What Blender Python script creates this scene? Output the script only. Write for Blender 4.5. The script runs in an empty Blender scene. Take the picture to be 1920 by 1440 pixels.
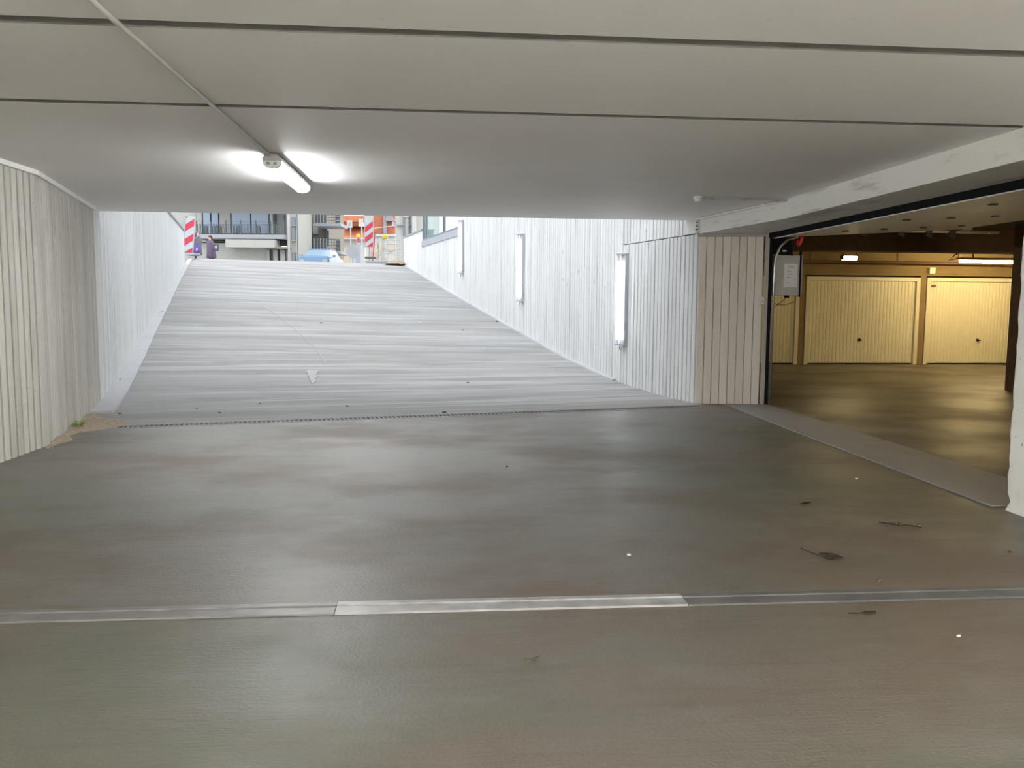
import bpy, bmesh, math, random
from mathutils import Vector, Matrix
random.seed(7)
SC = bpy.context.scene
COL = SC.collection
PI = math.pi

# ------------------------------------------------------------------ camera
F = 1550.0; PITCH = math.atan(150 / F); ROLL = 0.0067; YAW = math.radians(4.955); HC = 1.40
_f = Vector((math.sin(YAW) * math.cos(PITCH), math.cos(YAW) * math.cos(PITCH), -math.sin(PITCH)))
_r0 = Vector((math.cos(YAW), -math.sin(YAW), 0)); _u0 = _r0.cross(_f)
_r = _r0 * math.cos(ROLL) + _u0 * math.sin(ROLL); _u = _r.cross(_f)
CP = Vector((0, 0, HC))
cd = bpy.data.cameras.new('camera'); cam = bpy.data.objects.new('camera', cd); COL.objects.link(cam)
M = Matrix((_r, _u, -_f)).transposed().to_4x4(); M.translation = CP
cam.matrix_world = M
cd.sensor_width = 36; cd.lens = F / 1920 * 36; cd.clip_start = 0.05; cd.clip_end = 600
SC.camera = cam

# ------------------------------------------------------------------ sky, sun, exposure
SC.view_settings.view_transform = 'Standard'; SC.view_settings.look = 'None'
SC.view_settings.gamma = 1; SC.view_settings.use_curve_mapping = False
SC.view_settings.exposure = 1.27
world = bpy.data.worlds.new('world'); SC.world = world; world.use_nodes = True
bg = world.node_tree.nodes['Background']
bg.inputs[0].default_value = (0.93, 0.96, 1.0, 1); bg.inputs[1].default_value = 1.12
sd = bpy.data.lights.new('sun', 'SUN'); sun = bpy.data.objects.new('sun', sd); COL.objects.link(sun)
sd.energy = .55; sd.color = (1, .9, .76); sd.angle = math.radians(1.5)
_sdir = Vector((0.80, -0.38, 0.62)).normalized()          # towards the sun: behind the building on the right
sun.rotation_euler = _sdir.to_track_quat('Z', 'Y').to_euler()
TUBE = 7.5          # emission of the visible fluorescent tubes
HALL = 215.0         # light of each added fill lamp, out of view in the hall
GAR = 58.0          # light of the garage tubes

# ------------------------------------------------------------------ frames
AR = math.radians(13.0)                        # the ramp is turned 13 degrees against the hall
RN = Vector((math.cos(AR), math.sin(AR), 0)); RD = Vector((-math.sin(AR), math.cos(AR), 0))
def R3(rn, s, z=0): return RN * rn + RD * s + Vector((0, 0, z))
RM = Matrix.Rotation(AR, 4, 'Z')               # ramp frame: x = across, y = up the ramp
def L(px, py, D):                              # street scene, frame turned like the camera: (sideways, height) at distance D
    d = _f + _r * ((px - 960) / F) + _u * ((720 - py) / F)
    g = Vector((math.sin(YAW), math.cos(YAW), 0))
    t = D / d.dot(g)
    return (d * t).dot(_r0), HC + d.z * t
def P3(u, w, z=0):                             # street frame to world
    return _r0 * u + Vector((math.sin(YAW), math.cos(YAW), 0)) * w + Vector((0, 0, z))
ST = 3.08                                       # street level
ZC = 2.62                                      # ceiling
WL, WR = -1.836, 6.104                         # ramp walls, across
PROFILE = [(10.2, 0), (11.6, .015), (12.6, .06), (13.6, .14), (15.27, .32), (17, .57), (20.15, 1.02), (24, 1.585), (29.3, 2.38), (31.8, 2.76), (33.0, 2.92), (34.4, 3.03), (36, ST)]
TILT = [(11.5, 0), (16, .18), (26, .22), (31, .13), (34, .04), (36, 0)]
def _lerp(T, s):
    if s <= T[0][0]: return T[0][1]
    for (a, za), (b, zb) in zip(T, T[1:]):
        if s <= b: return za + (zb - za) * (s - a) / (b - a)
    return T[-1][1]
def rz(s, rn=6.104):                           # height of the ramp; its left side lies a little higher
    return _lerp(PROFILE, s) + _lerp(TILT, s) * (6.104 - rn) / 7.94

# ------------------------------------------------------------------ materials
MATS = {}
def nodes(name, rough=.7, metal=0, spec=.4):
    m = bpy.data.materials.new(name); m.use_nodes = True
    nt = m.node_tree; b = nt.nodes['Principled BSDF']
    b.inputs['Roughness'].default_value = rough; b.inputs['Metallic'].default_value = metal
    b.inputs['Specular IOR Level'].default_value = spec
    return m, nt, b
def plain(name, col, rough=.6, metal=0, spec=.4, var=.06, scale=6, bump=0.0):
    m, nt, b = nodes(name, rough, metal, spec)
    N = nt.nodes; K = nt.links
    g = N.new('ShaderNodeNewGeometry'); n = N.new('ShaderNodeTexNoise'); n.inputs['Scale'].default_value = scale; n.inputs['Detail'].default_value = 4
    K.new(g.outputs['Position'], n.inputs['Vector'])
    r = N.new('ShaderNodeValToRGB'); r.color_ramp.elements[0].position = .3; r.color_ramp.elements[1].position = .7
    r.color_ramp.elements[0].color = tuple(c * (1 - var) for c in col) + (1,); r.color_ramp.elements[1].color = tuple(min(1, c * (1 + var)) for c in col) + (1,)
    K.new(n.outputs[0], r.inputs[0]); K.new(r.outputs[0], b.inputs['Base Color'])
    if bump:
        n2 = N.new('ShaderNodeTexNoise'); n2.inputs['Scale'].default_value = scale * 8; K.new(g.outputs['Position'], n2.inputs['Vector'])
        bp = N.new('ShaderNodeBump'); bp.inputs['Strength'].default_value = bump; bp.inputs['Distance'].default_value = .01
        K.new(n2.outputs[0], bp.inputs['Height']); K.new(bp.outputs[0], b.inputs['Normal'])
    return m
def emit(name, col, s):
    m = bpy.data.materials.new(name); m.use_nodes = True; nt = m.node_tree; nt.nodes.clear()
    e = nt.nodes.new('ShaderNodeEmission'); e.inputs[0].default_value = col + (1,); e.inputs[1].default_value = s
    o = nt.nodes.new('ShaderNodeOutputMaterial'); nt.links.new(e.outputs[0], o.inputs[0]); return m
def glass(name, tint=(.8, .9, .9), alpha=.55):
    m, nt, b = nodes(name, .05, 0, .6)
    b.inputs['Base Color'].default_value = tint + (1,); b.inputs['Alpha'].default_value = alpha
    return m
def layered(name, rot, layers, base, rough=.6, spec=.4, bumps=(), tone=0.0, rough_var=0.0):
    """layers: (scale xyz, noise scale, detail, lo, hi, colour, strength) mixed over the base in turn"""
    m, nt, b = nodes(name, rough, 0, spec); N = nt.nodes; K = nt.links
    g = N.new('ShaderNodeNewGeometry')
    mr = N.new('ShaderNodeMapping'); mr.inputs['Rotation'].default_value = (0, 0, -rot); K.new(g.outputs['Position'], mr.inputs['Vector'])
    cur = N.new('ShaderNodeRGB'); cur.outputs[0].default_value = base + (1,); out = cur.outputs[0]
    fac1 = None
    for i, (sc, ns, det, lo, hi, col, st) in enumerate(layers):
        mp = N.new('ShaderNodeMapping'); mp.inputs['Scale'].default_value = sc; mp.inputs['Location'].default_value = (i * 3.7, i * 1.3, i * 5.1)
        K.new(mr.outputs[0], mp.inputs['Vector'])
        n = N.new('ShaderNodeTexNoise'); n.inputs['Scale'].default_value = ns; n.inputs['Detail'].default_value = det; n.inputs['Roughness'].default_value = .6
        K.new(mp.outputs[0], n.inputs['Vector'])
        q = N.new('ShaderNodeMapRange'); q.interpolation_type = 'SMOOTHSTEP'
        q.inputs['From Min'].default_value = lo; q.inputs['From Max'].default_value = hi; q.inputs['To Max'].default_value = st
        K.new(n.outputs[0], q.inputs['Value'])
        mx = N.new('ShaderNodeMix'); mx.data_type = 'RGBA'; mx.inputs[7].default_value = col + (1,)
        K.new(q.outputs[0], mx.inputs[0]); K.new(out, mx.inputs[6]); out = mx.outputs[2]
        if fac1 is None: fac1 = q.outputs[0]
    if tone:
        oi = N.new('ShaderNodeObjectInfo'); q = N.new('ShaderNodeMapRange'); q.inputs['To Min'].default_value = 1 - tone; q.inputs['To Max'].default_value = 1 + tone
        K.new(oi.outputs['Random'], q.inputs['Value']); hs = N.new('ShaderNodeHueSaturation'); K.new(q.outputs[0], hs.inputs['Value']); K.new(out, hs.inputs['Color']); out = hs.outputs[0]
    K.new(out, b.inputs['Base Color'])
    prev = None
    for sc, ns, dist, st in bumps:
        mp = N.new('ShaderNodeMapping'); mp.inputs['Scale'].default_value = sc; K.new(mr.outputs[0], mp.inputs['Vector'])
        n = N.new('ShaderNodeTexNoise'); n.inputs['Scale'].default_value = ns; n.inputs['Detail'].default_value = 5; K.new(mp.outputs[0], n.inputs['Vector'])
        bp = N.new('ShaderNodeBump'); bp.inputs['Strength'].default_value = st; bp.inputs['Distance'].default_value = dist
        K.new(n.outputs[0], bp.inputs['Height'])
        if prev: K.new(prev, bp.inputs['Normal'])
        prev = bp.outputs[0]
    if prev: K.new(prev, b.inputs['Normal'])
    if rough_var:
        q = N.new('ShaderNodeMapRange'); q.inputs['To Min'].default_value = rough; q.inputs['To Max'].default_value = rough + rough_var
        K.new(fac1, q.inputs['Value']); K.new(q.outputs[0], b.inputs['Roughness'])
    return m

m_floor = layered('floor_concrete', 0, [
    ((.7, 1, 1), .75, 5, .40, .66, (0.128, 0.092, 0.065), .8),
    ((.6, 1.0, 1), .65, 4, .46, .66, (0.106, 0.117, 0.087), .75),
    ((.6, 1.3, 1), 1.5, 5, .52, .72, (0.165, 0.155, 0.142), .6),
    ((1, 9, 1), 2.4, 5, .45, .75, (0.084, 0.072, 0.056), .35),
    ((5, 60, 1), 1.5, 4, .5, .8, (0.155, 0.146, 0.132), .3),
    ((1, 1, 1), 20, 4, .56, .72, (0.085, 0.076, 0.062), .3),
    ((1, 1, 1), 55, 2, .70, .76, (0.245, 0.241, 0.226), .6)],
    (0.134, 0.121, 0.100), rough=.41, spec=.6, bumps=[((1, 1, 1), 60, .004, .5), ((2, 30, 1), 3, .006, .3)], rough_var=.2)
m_ramp = layered('ramp_concrete', AR, [
    ((.35, 1.6, .3), .9, 4, .44, .60, (.245, .24, .235), .75),
    ((.16, 3.0, .3), 1.0, 5, .52, .60, (.42, .425, .43), .7),
    ((.3, 4, .2), 1.3, 6, .54, .68, (.22, .22, .215), .45),
    ((.7, 22, .2), 1.0, 6, .52, .72, (.23, .23, .225), .4),
    ((.6, 40, .2), 1.3, 4, .56, .70, (.46, .46, .46), .45),
    ((.3, .3, .3), .9, 3, .55, .75, (.40, .36, .31), .3)],
    (.32, .318, .312), rough=.75, spec=.3, bumps=[((.5, 40, .3), 2, .012, .6)])
BL = [((6, 6, .9), 1.0, 5, .45, .7, (.40, .375, .34), .55),
      ((3, 3, 3), 1.4, 4, .55, .8, (.66, .65, .61), .5),
      ((30, 30, 1.2), 1.0, 3, .5, .8, (.43, .415, .385), .4),
      ((1, 1, 1), 22, 2, .70, .76, (.22, .21, .19), .6)]
m_board = layered('board_concrete', 0, BL, (.52, .51, .47), rough=.8, spec=.2, bumps=[((1, 1, .15), 30, .004, .4)], tone=.07)
m_board_out = layered('board_concrete_skylit', 0, [((4, 4, .5), .8, 4, .45, .7, (.60, .62, .64), .6), ((3, 3, .2), 1.5, 3, .5, .7, (.80, .78, .72), .5), ((30, 30, 1.2), 1.0, 3, .5, .8, (.60, .61, .62), .4)],
    (.70, .71, .72), rough=.85, spec=.2, bumps=[((1, 1, .15), 30, .004, .4)], tone=.05)  # brighter, with warm patches: sky light and reflected sun put into the colour
m_board_right = layered('board_concrete_pale', 0, [((5, 5, .7), 1.0, 5, .48, .72, (0.430, 0.439, 0.430), .5), ((3, 3, 3), 1.4, 4, .55, .8, (0.688, 0.697, 0.688), .4), ((1, 1, .5), 7, 3, .66, .74, (0.344, 0.344, 0.335), .4)],
    (0.636, 0.645, 0.645), rough=.85, spec=.2, bumps=[((1, 1, .15), 30, .004, .4)], tone=.05)
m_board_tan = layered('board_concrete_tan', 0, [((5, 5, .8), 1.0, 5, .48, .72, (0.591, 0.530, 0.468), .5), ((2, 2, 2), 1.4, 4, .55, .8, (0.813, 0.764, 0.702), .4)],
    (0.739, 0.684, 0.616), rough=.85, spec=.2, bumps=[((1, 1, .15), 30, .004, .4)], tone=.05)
m_core = plain('wall_core_groove_shade', (.06, .057, .052), .9)  # core coloured near black to stand in for shade between the boards
m_beam = layered('beam_concrete', 0, [((1, 1, 5), 1.6, 5, .55, .75, (.46, .45, .41), .6), ((1, .4, 5), 2.2, 4, .58, .7, (.38, .36, .31), .55), ((1, 1, 1), 9, 3, .66, .75, (.40, .38, .33), .5)],
    (.78, .775, .73), rough=.85, spec=.2, bumps=[((1, 1, 1), 25, .006, .5)])
m_pillar = layered('pillar_concrete', 0, [((1, 1, .6), 2.0, 5, .5, .75, (.64, .61, .56), .6), ((1, 1, 1), 30, 2, .68, .74, (.2, .18, .16), .7)],
    (.82, .81, .765), rough=.85, spec=.2, bumps=[((1, 1, 1), 25, .006, .6)])
m_ceil = layered('painted_ceiling', 0, [((.4, .8, 1), .6, 3, .45, .7, (.83, .80, .775), .6), ((1, 1, 1), 14, 2, .74, .79, (.55, .53, .5), .4)],
    (.87, .86, .84), rough=.6, spec=.3, bumps=[((1, 1, 1), 90, .002, .2)])
m_groove = plain('joint_shade_grey', (.20, .193, .178), .8)  # darker grey puts the shade of the ceiling joints into the colour
m_trimw = plain('white_trim_paint', (.80, .79, .77), .5)
m_white = plain('white_plastic', (.78, .78, .77), .35)
m_conduit = plain('painted_conduit', (.62, .60, .56), .45)
m_grey = plain('grey_plastic', (.40, .40, .40), .4)
m_dark = plain('dark_grey', (.10, .10, .10), .5)
m_black = plain('black_rubber', (.010, .010, .011), .8, spec=.08)
m_steel = plain('galvanised_steel', (.50, .51, .52), .35, .8, .5, .12, 20)
m_alu = plain('scuffed_aluminium', (.40, .40, .395), .45, .4, .5, .18, 9)
m_chan = plain('lamp_channel_grey', (.42, .43, .47), .45)
m_tube = emit('tube_light', (.93, .98, 1.0), TUBE)
m_diff = emit('diffuser_light', (.95, .98, 1.0), 35)
m_hall = emit('hall_fill_light', (1.0, .985, .95), HALL)
m_gtube = emit('garage_tube_light', (1.0, .74, .34), GAR)
m_sand = plain('sandy_dirt', (.38, .30, .22), .95, var=.25, scale=22, bump=.6)
m_leafd = plain('dead_leaf', (.045, .030, .016), .8, var=.3, scale=60)
m_weed = plain('weed_green', (.22, .33, .08), .7, var=.3, scale=60)
m_stone = plain('pebble', (.10, .08, .07), .8)
m_stonew = plain('pale_chip', (.7, .68, .64), .8)
m_gdoor = plain('cream_door_sheet', (.80, .76, .58), .45, var=.03)
m_gframe = plain('cream_door_frame', (.80, .76, .60), .4, var=.03)
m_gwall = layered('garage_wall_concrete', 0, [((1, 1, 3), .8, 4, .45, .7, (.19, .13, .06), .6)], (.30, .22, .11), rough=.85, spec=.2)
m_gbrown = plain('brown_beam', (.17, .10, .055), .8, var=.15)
m_panel = plain('sectional_door_panel', (.84, .82, .74), .5, var=.03)
m_cab = plain('grey_cabinet', (.46, .47, .46), .45, var=.03)
m_paper = plain('paper', (.78, .76, .80), .8, var=.02)
m_ink = plain('ink', (.25, .24, .27), .8)
m_red = plain('red_plastic', (.62, .03, .02), .4)
m_bred = plain('barrier_red', (.50, .035, .07), .5)
m_bwhite = plain('barrier_white', (.42, .455, .48), .5)
m_brown_plate = plain('brown_plate', (.16, .08, .04), .6)

# ------------------------------------------------------------------ mesh helpers
class MB:
    def __init__(s): s.v = []; s.f = []
    def add(s, vs, fs):
        o = len(s.v); s.v += [tuple(v) for v in vs]; s.f += [tuple(i + o for i in f) for f in fs]; return s
    def box(s, x0, x1, y0, y1, z0, z1):
        return s.add([(x0, y0, z0), (x1, y0, z0), (x1, y1, z0), (x0, y1, z0), (x0, y0, z1), (x1, y0, z1), (x1, y1, z1), (x0, y1, z1)],
                     [(0, 3, 2, 1), (4, 5, 6, 7), (0, 1, 5, 4), (1, 2, 6, 5), (2, 3, 7, 6), (3, 0, 4, 7)])
    def prism(s, poly, z0, z1):
        n = len(poly); z0 = z0 if isinstance(z0, (list, tuple)) else [z0] * n; z1 = z1 if isinstance(z1, (list, tuple)) else [z1] * n
        return s.add([(p[0], p[1], a) for p, a in zip(poly, z0)] + [(p[0], p[1], a) for p, a in zip(poly, z1)],
                     [tuple(range(n))[::-1], tuple(range(n, 2 * n))] + [(i, (i + 1) % n, n + (i + 1) % n, n + i) for i in range(n)])
    def prism_y(s, poly, y0, y1):                   # polygon in x,z extruded along y
        n = len(poly)
        return s.add([(p[0], y0, p[1]) for p in poly] + [(p[0], y1, p[1]) for p in poly],
                     [tuple(range(n)), tuple(range(n, 2 * n))[::-1]] + [(i, n + i, n + (i + 1) % n, (i + 1) % n) for i in range(n)])
    def tube(s, pts, r, seg=8, cap=True):
        pts = [Vector(p) for p in pts]; rr = r if isinstance(r, (list, tuple)) else [r] * len(pts)
        rings = []; up = None
        for i, p in enumerate(pts):
            t = (pts[min(i + 1, len(pts) - 1)] - pts[max(i - 1, 0)]).normalized()
            if up is None: up = Vector((0, 0, 1)) if abs(t.z) < .9 else Vector((1, 0, 0))
            a = t.cross(up).normalized(); b = a.cross(t).normalized(); up = b
            rings.append([p + (a * math.cos(k * 2 * PI / seg) + b * math.sin(k * 2 * PI / seg)) * rr[i] for k in range(seg)])
        vs = [v for q in rings for v in q]; fs = []
        for i in range(len(pts) - 1):
            for k in range(seg):
                fs.append((i * seg + k, i * seg + (k + 1) % seg, (i + 1) * seg + (k + 1) % seg, (i + 1) * seg + k))
        if cap: fs += [tuple(range(seg))[::-1], tuple(range((len(pts) - 1) * seg, len(pts) * seg))]
        return s.add(vs, fs)
    def lathe(s, prof, seg=16, c=(0, 0, 0)):        # prof: (radius, z)
        vs = []; fs = []
        for r, z in prof:
            vs += [(c[0] + r * math.cos(k * 2 * PI / seg), c[1] + r * math.sin(k * 2 * PI / seg), c[2] + z) for k in range(seg)]
        for i in range(len(prof) - 1):
            for k in range(seg): fs.append((i * seg + k, i * seg + (k + 1) % seg, (i + 1) * seg + (k + 1) % seg, (i + 1) * seg + k))
        fs += [tuple(range(seg))[::-1], tuple(range((len(prof) - 1) * seg, len(prof) * seg))]
        return s.add(vs, fs)
    def blob(s, c, r, j=.15, seed=0, sub=1):
        bm = bmesh.new(); bmesh.ops.create_icosphere(bm, subdivisions=sub, radius=1); rd = random.Random(seed)
        vs = []
        for v in bm.verts:
            k = 1 + rd.uniform(-j, j); vs.append((c[0] + v.co.x * r[0] * k, c[1] + v.co.y * r[1] * k, c[2] + v.co.z * r[2] * k))
        fs = [tuple(v.index for v in f.verts) for f in bm.faces]; bm.free(); return s.add(vs, fs)
    def xform(s, m): s.v = [tuple(m @ Vector(v)) for v in s.v]; return s
    def mesh(s, name, mat, smooth=False):
        me = bpy.data.meshes.new(name); me.from_pydata(s.v, [], s.f); me.materials.append(mat)
        bm = bmesh.new(); bm.from_mesh(me); bmesh.ops.recalc_face_normals(bm, faces=bm.faces); bm.to_mesh(me); bm.free()
        if smooth: me.polygons.foreach_set('use_smooth', [True] * len(me.polygons))
        me.update(); return me
    def build(s, name, mat, parent=None, kind=None, label=None, smooth=False, loc=None, bevel=0):
        o = bpy.data.objects.new(name, s.mesh(name, mat, smooth)); COL.objects.link(o); o.parent = parent
        if loc: o.location = loc
        if kind: o['kind'] = kind
        if label: o['label'] = label
        if bevel:
            b = o.modifiers.new('bevel', 'BEVEL'); b.width = bevel; b.segments = 2; b.limit_method = 'ANGLE'
        return o
def tag(o, label, cat, group=None, kind=None):
    o['label'] = label; o['category'] = cat
    if group: o['group'] = group
    if kind: o['kind'] = kind
    return o
def thing(name, label, cat, loc=(0, 0, 0), rz_=0, group=None):
    o = bpy.data.objects.new(name, None); COL.objects.link(o); o.location = loc; o.rotation_euler = (0, 0, rz_); o.empty_display_size = .1
    return tag(o, label, cat, group)
def struct(o, label): o['kind'] = 'structure'; o['label'] = label; return o
def copy_tree(o, parent=None):
    c = o.copy(); COL.objects.link(c); c.parent = parent
    for ch in list(o.children): copy_tree(ch, c)
    return c
def wob(rd, a): return rd.uniform(-a, a)
def board_mb(w, z0, z1, d, rd, n=1, amp=.0, gap=.017):
    """one board print of the shuttering: front face at y=0, back at y=d, running from x=0 to x=w"""
    mb = MB(); vs = []; j0 = wob(rd, .004)
    for i in range(n + 1):
        z = z0 + (z1 - z0) * i / n; a = wob(rd, amp); b = wob(rd, amp); dd = j0 + wob(rd, amp * .5)
        vs += [(gap * .35, d, z), (gap * .5 + a, dd + .007, z), (gap * .5 + .009 + a, dd, z), (w - gap * .5 - .009 + b, dd, z), (w - gap * .5 + b, dd + .007, z), (w - gap * .35, d, z)]
    fs = [tuple(range(6)), tuple(range(n * 6, n * 6 + 6))[::-1]]
    for i in range(n):
        for k in range(6): fs.append((i * 6 + k, (i + 1) * 6 + k, (i + 1) * 6 + (k + 1) % 6, i * 6 + (k + 1) % 6))
    return mb.add(vs, fs)
def boards(parent, mat, p0, direc, length, z0, z1, w=.118, d=.035, n=1, amp=.0, stuff=False, facing=1, seed=1, name='board', gap=.017):
    """rows of shuttering boards from p0 along direc; facing=1 puts the front to the right of direc seen from above"""
    rd = random.Random(seed); k = int(round(length / w)); w = length / k; direc = Vector(direc).normalized()
    ang = math.atan2(direc.y, direc.x); acc = MB()
    for i in range(k):
        q = Vector(p0) + direc * (w * i)
        a0 = z0(i * w) if callable(z0) else z0; a1 = z1(i * w) if callable(z1) else z1
        mb = board_mb(w, a0, a1, d, rd, n, amp, gap)
        if facing < 0: mb.v = [(x, -y, z) for x, y, z in mb.v]
        m = Matrix.Translation(q) @ Matrix.Rotation(ang, 4, 'Z')
        if stuff: acc.add([tuple(m @ Vector(v)) for v in mb.v], mb.f)
        else:
            o = mb.build(name, mat, parent); o.matrix_local = m
    if stuff: acc.build('board_relief', mat, parent, kind='stuff')

# ================================================================== STRUCTURE
# floor
A_ = R3(WL - .6, 9.94); B_ = R3(6.0, 9.94); C_ = R3(6.0, 10.2); D_ = R3(6.16, 10.2)
poly = [(-6, -8.2), (17, -8.2), (17, 19.8), (4.50, 19.8), (4.50, 11.9), (3.66, 11.9), (3.62, 11.5), (D_.x, D_.y), (C_.x, C_.y), (B_.x, B_.y), (A_.x, A_.y), (-6, A_.y)]
fl = MB().prism(poly, -.25, 0).build('floor', m_floor); struct(fl, 'brown grey concrete floor of the parking hall')
# ramp
mb = MB(); xs = [WL, WL + .001 + .26] + [WL + .3 + i * (WR + .05 - WL - .3) / 8 for i in range(9)]
xs = [WL - .05] + [WL + .3 + i * (WR + .05 - WL - .3) / 8 for i in range(9)]
ss = [10.2 + .35 * i for i in range(75)]
vs = [R3(x, s, rz(s, x)) for s in ss for x in xs]; nx = len(xs)
fs = [(j * nx + i, j * nx + i + 1, (j + 1) * nx + i + 1, (j + 1) * nx + i) for j in range(len(ss) - 1) for i in range(nx - 1)]
mb.add(vs, fs)
n0 = len(vs); vb = [Vector(v) - Vector((0, 0, .3)) for v in vs]; mb.add(vb, [f[::-1] for f in fs])
edge = [i for i in range(nx)] + [j * nx + nx - 1 for j in range(1, len(ss))] + [(len(ss) - 1) * nx + i for i in range(nx - 2, -1, -1)] + [j * nx for j in range(len(ss) - 2, 0, -1)]
mb.f += [(edge[i], edge[(i + 1) % len(edge)], edge[(i + 1) % len(edge)] + n0, edge[i] + n0) for i in range(len(edge))]
rp = mb.build('floor_ramp', m_ramp, smooth=False); struct(rp, 'pale streaked concrete ramp climbing to the street')
# kerb strips along both ramp walls
def strip(x0, x1, h, s0, s1, name, lab):
    mb = MB(); k = int((s1 - s0) / .5); rd = random.Random(5)
    vs = []
    for i in range(k + 1):
        s = s0 + (s1 - s0) * i / k
        e = wob(rd, .006)
        a, b = (x0, x0 + (x1 - x0) * (1 - .55 * i / k) + e) if x0 < 2 else (x0 + e, x1)
        for x, zz in ((a, -.02), (b, -.02), (b, h), (a, h)): vs.append(R3(x, s, rz(s, x) + zz))
    fs = [(0, 1, 2, 3), (k * 4 + 3, k * 4 + 2, k * 4 + 1, k * 4)]
    for i in range(k):
        for q in range(4): fs.append((i * 4 + q, (i + 1) * 4 + q, (i + 1) * 4 + (q + 1) % 4, i * 4 + (q + 1) % 4))
    struct(mb.add(vs, fs).build(name, m_kerb), lab)
m_kerb = layered('kerb_concrete', AR, [((1, 1, 1), 3, 4, .5, .7, (.42, .43, .44), .5), ((1, .4, 1), 8, 3, .68, .72, (.18, .17, .165), .8)], (.50, .505, .52), rough=.8, spec=.2)
strip(WL - .01, WL + .26, .035, 11.25, 33.0, 'trim_1', 'pale concrete kerb strip along the left ramp wall')
strip(WR - .07, WR + .01, .03, 13.0, 33.0, 'trim_2', 'thin pale kerb strip along the right ramp wall')
# street (surrounds the ramp trough)
m_street = plain('street_paving', (.42, .405, .38), .85, var=.1, scale=2)
def rpoly(l): return [(R3(a, b).x, R3(a, b).y) for a, b in l]
mb = MB(); mb.prism(rpoly([(-60, 35.9), (60, 35.9), (60, 190), (-60, 190)]), ST - .3, ST)
mb.prism(rpoly([(-60, -10), (WL - .36, -10), (WL - .36, 35.9), (-60, 35.9)]), ST - .05, ST)
mb.prism(rpoly([(WR + .4, 29.3), (60, 29.3), (60, 35.9), (WR + .4, 35.9)]), ST - .3, ST)
mb.prism(rpoly([(-9.0, 33.0), (WL - .3, 33.0), (WL - .3, 35.9), (-9.0, 35.9)]), ST - .3, ST + .001)
struct(mb.build('ground_street', m_street), 'pale street paving at the head of the ramp')

# left wall, near part: along the hall
wl = MB().box(-4.3, -3.835, -8.2, 8.30, 0, ZC + .05).build('wall_left', m_core); struct(wl, 'board marked grey concrete wall on the left of the hall')
boards(wl, m_board, (-3.80, -2.0, 0), (0, 1, 0), 10.3, 0, ZC - .001, w=.114, n=7, amp=.0035, facing=1, seed=3, gap=.030)
boards(wl, m_board, (-3.80, -8.2, 0), (0, 1, 0), 6.2, 0, ZC - .001, w=.114, n=1, facing=1, seed=4, stuff=True)
# left ramp wall
s_l0 = 8.95
wrl = MB().prism(rpoly([(WL - .035, s_l0 - .05), (WL - .035, 30.0), (WL - .36, 30.0), (WL - .36, s_l0 - .1)]), -.3, 3.72).build('wall_ramp_left', m_core); struct(wrl, 'board marked concrete wall on the left of the ramp, outer boards coloured brighter for sky light')
q0 = R3(WL, s_l0)
boards(wrl, m_board, (-3.80, 8.3, 0), R3(WL, 12.1) - Vector((-3.80, 8.3, 0)), (R3(WL, 12.1) - Vector((-3.80, 8.3, 0))).length, 0, lambda x: ZC + .03, w=.118, n=7, amp=.004, facing=1, seed=5, gap=.030)
boards(wrl, m_board_out, R3(WL, 12.1), RD, 6.0, lambda x: rz(12.1 + x, WL) - .01, 3.74, w=.12, facing=1, seed=6, gap=.024)
boards(wrl, m_board_out, R3(WL, 18.1), RD, 11.9, lambda x: rz(18.1 + x, WL) - .01, 3.74, w=.4, facing=1, seed=8, stuff=True)
mb = MB().prism(rpoly([(WL + .03, 12.3), (WL + .03, 30.05), (WL - .40, 30.05), (WL - .40, 12.3)]), 3.74, 3.80)
mb.build('coping', plain('zinc_coping', (.24, .25, .27), .5), wrl)
# right ramp wall
wrr = MB()
wrr.prism(rpoly([(WR + .035, 10.5), (WR + .035, 24.0), (WR + .40, 24.0), (WR + .40, 10.5)]), -.3, 5.4)
wrr.prism(rpoly([(WR + .035, 24.0), (WR + .035, 29.3), (WR + .40, 29.3), (WR + .40, 24.0)]), -.3, 3.40)
wrr.prism(rpoly([(WR + .035, 29.3), (WR + .035, 32.9), (WR + .40, 32.9), (WR + .40, 29.3)]), -.3, 3.97)
wrr = wrr.build('wall_ramp_right', m_core); struct(wrr, 'pale board marked concrete wall on the right of the ramp')
boards(wrr, m_board_right, R3(WR, 10.395), RD, 2.435, lambda x: rz(10.4 + x) - .01, 2.395, w=.1159, n=6, amp=.003, facing=-1, seed=11)
boards(wrr, m_board_right, R3(WR + .02, 10.75), RD, 2.08, 2.412, 5.4, w=.1159, n=2, amp=.002, facing=-1, seed=12)
boards(wrr, m_board_right, R3(WR, 12.83), RD, 5.9, lambda x: rz(12.83 + x) - .01, 5.4, w=.118, n=5, amp=.002, facing=-1, seed=13)
boards(wrr, m_board_right, R3(WR, 18.73), RD, 5.27, lambda x: rz(18.73 + x) - .01, 5.4, w=.118, facing=-1, seed=14, stuff=True)
boards(wrr, m_board_right, R3(WR, 24.0), RD, 5.3, lambda x: rz(24.0 + x) - .01, 3.40, w=.66, facing=-1, seed=15)
boards(wrr, m_board_right, R3(WR, 29.3), RD, 3.6, lambda x: rz(29.3 + x) - .01, 3.97, w=.9, facing=-1, seed=16)
MB().prism(rpoly([(WR - .03, 29.3), (WR - .03, 32.95), (WR + .44, 32.95), (WR + .44, 29.3)]), 3.97, 4.03).build('coping', plain('grey_coping', (.25, .265, .30), .5), wrr)
MB().prism(rpoly([(WR + .003, 10.40), (WR + .003, 10.745), (WR + .10, 10.745), (WR + .10, 10.40)]), 2.412, ZC - .001).build('beam_cap', m_beam, wrr)
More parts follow.
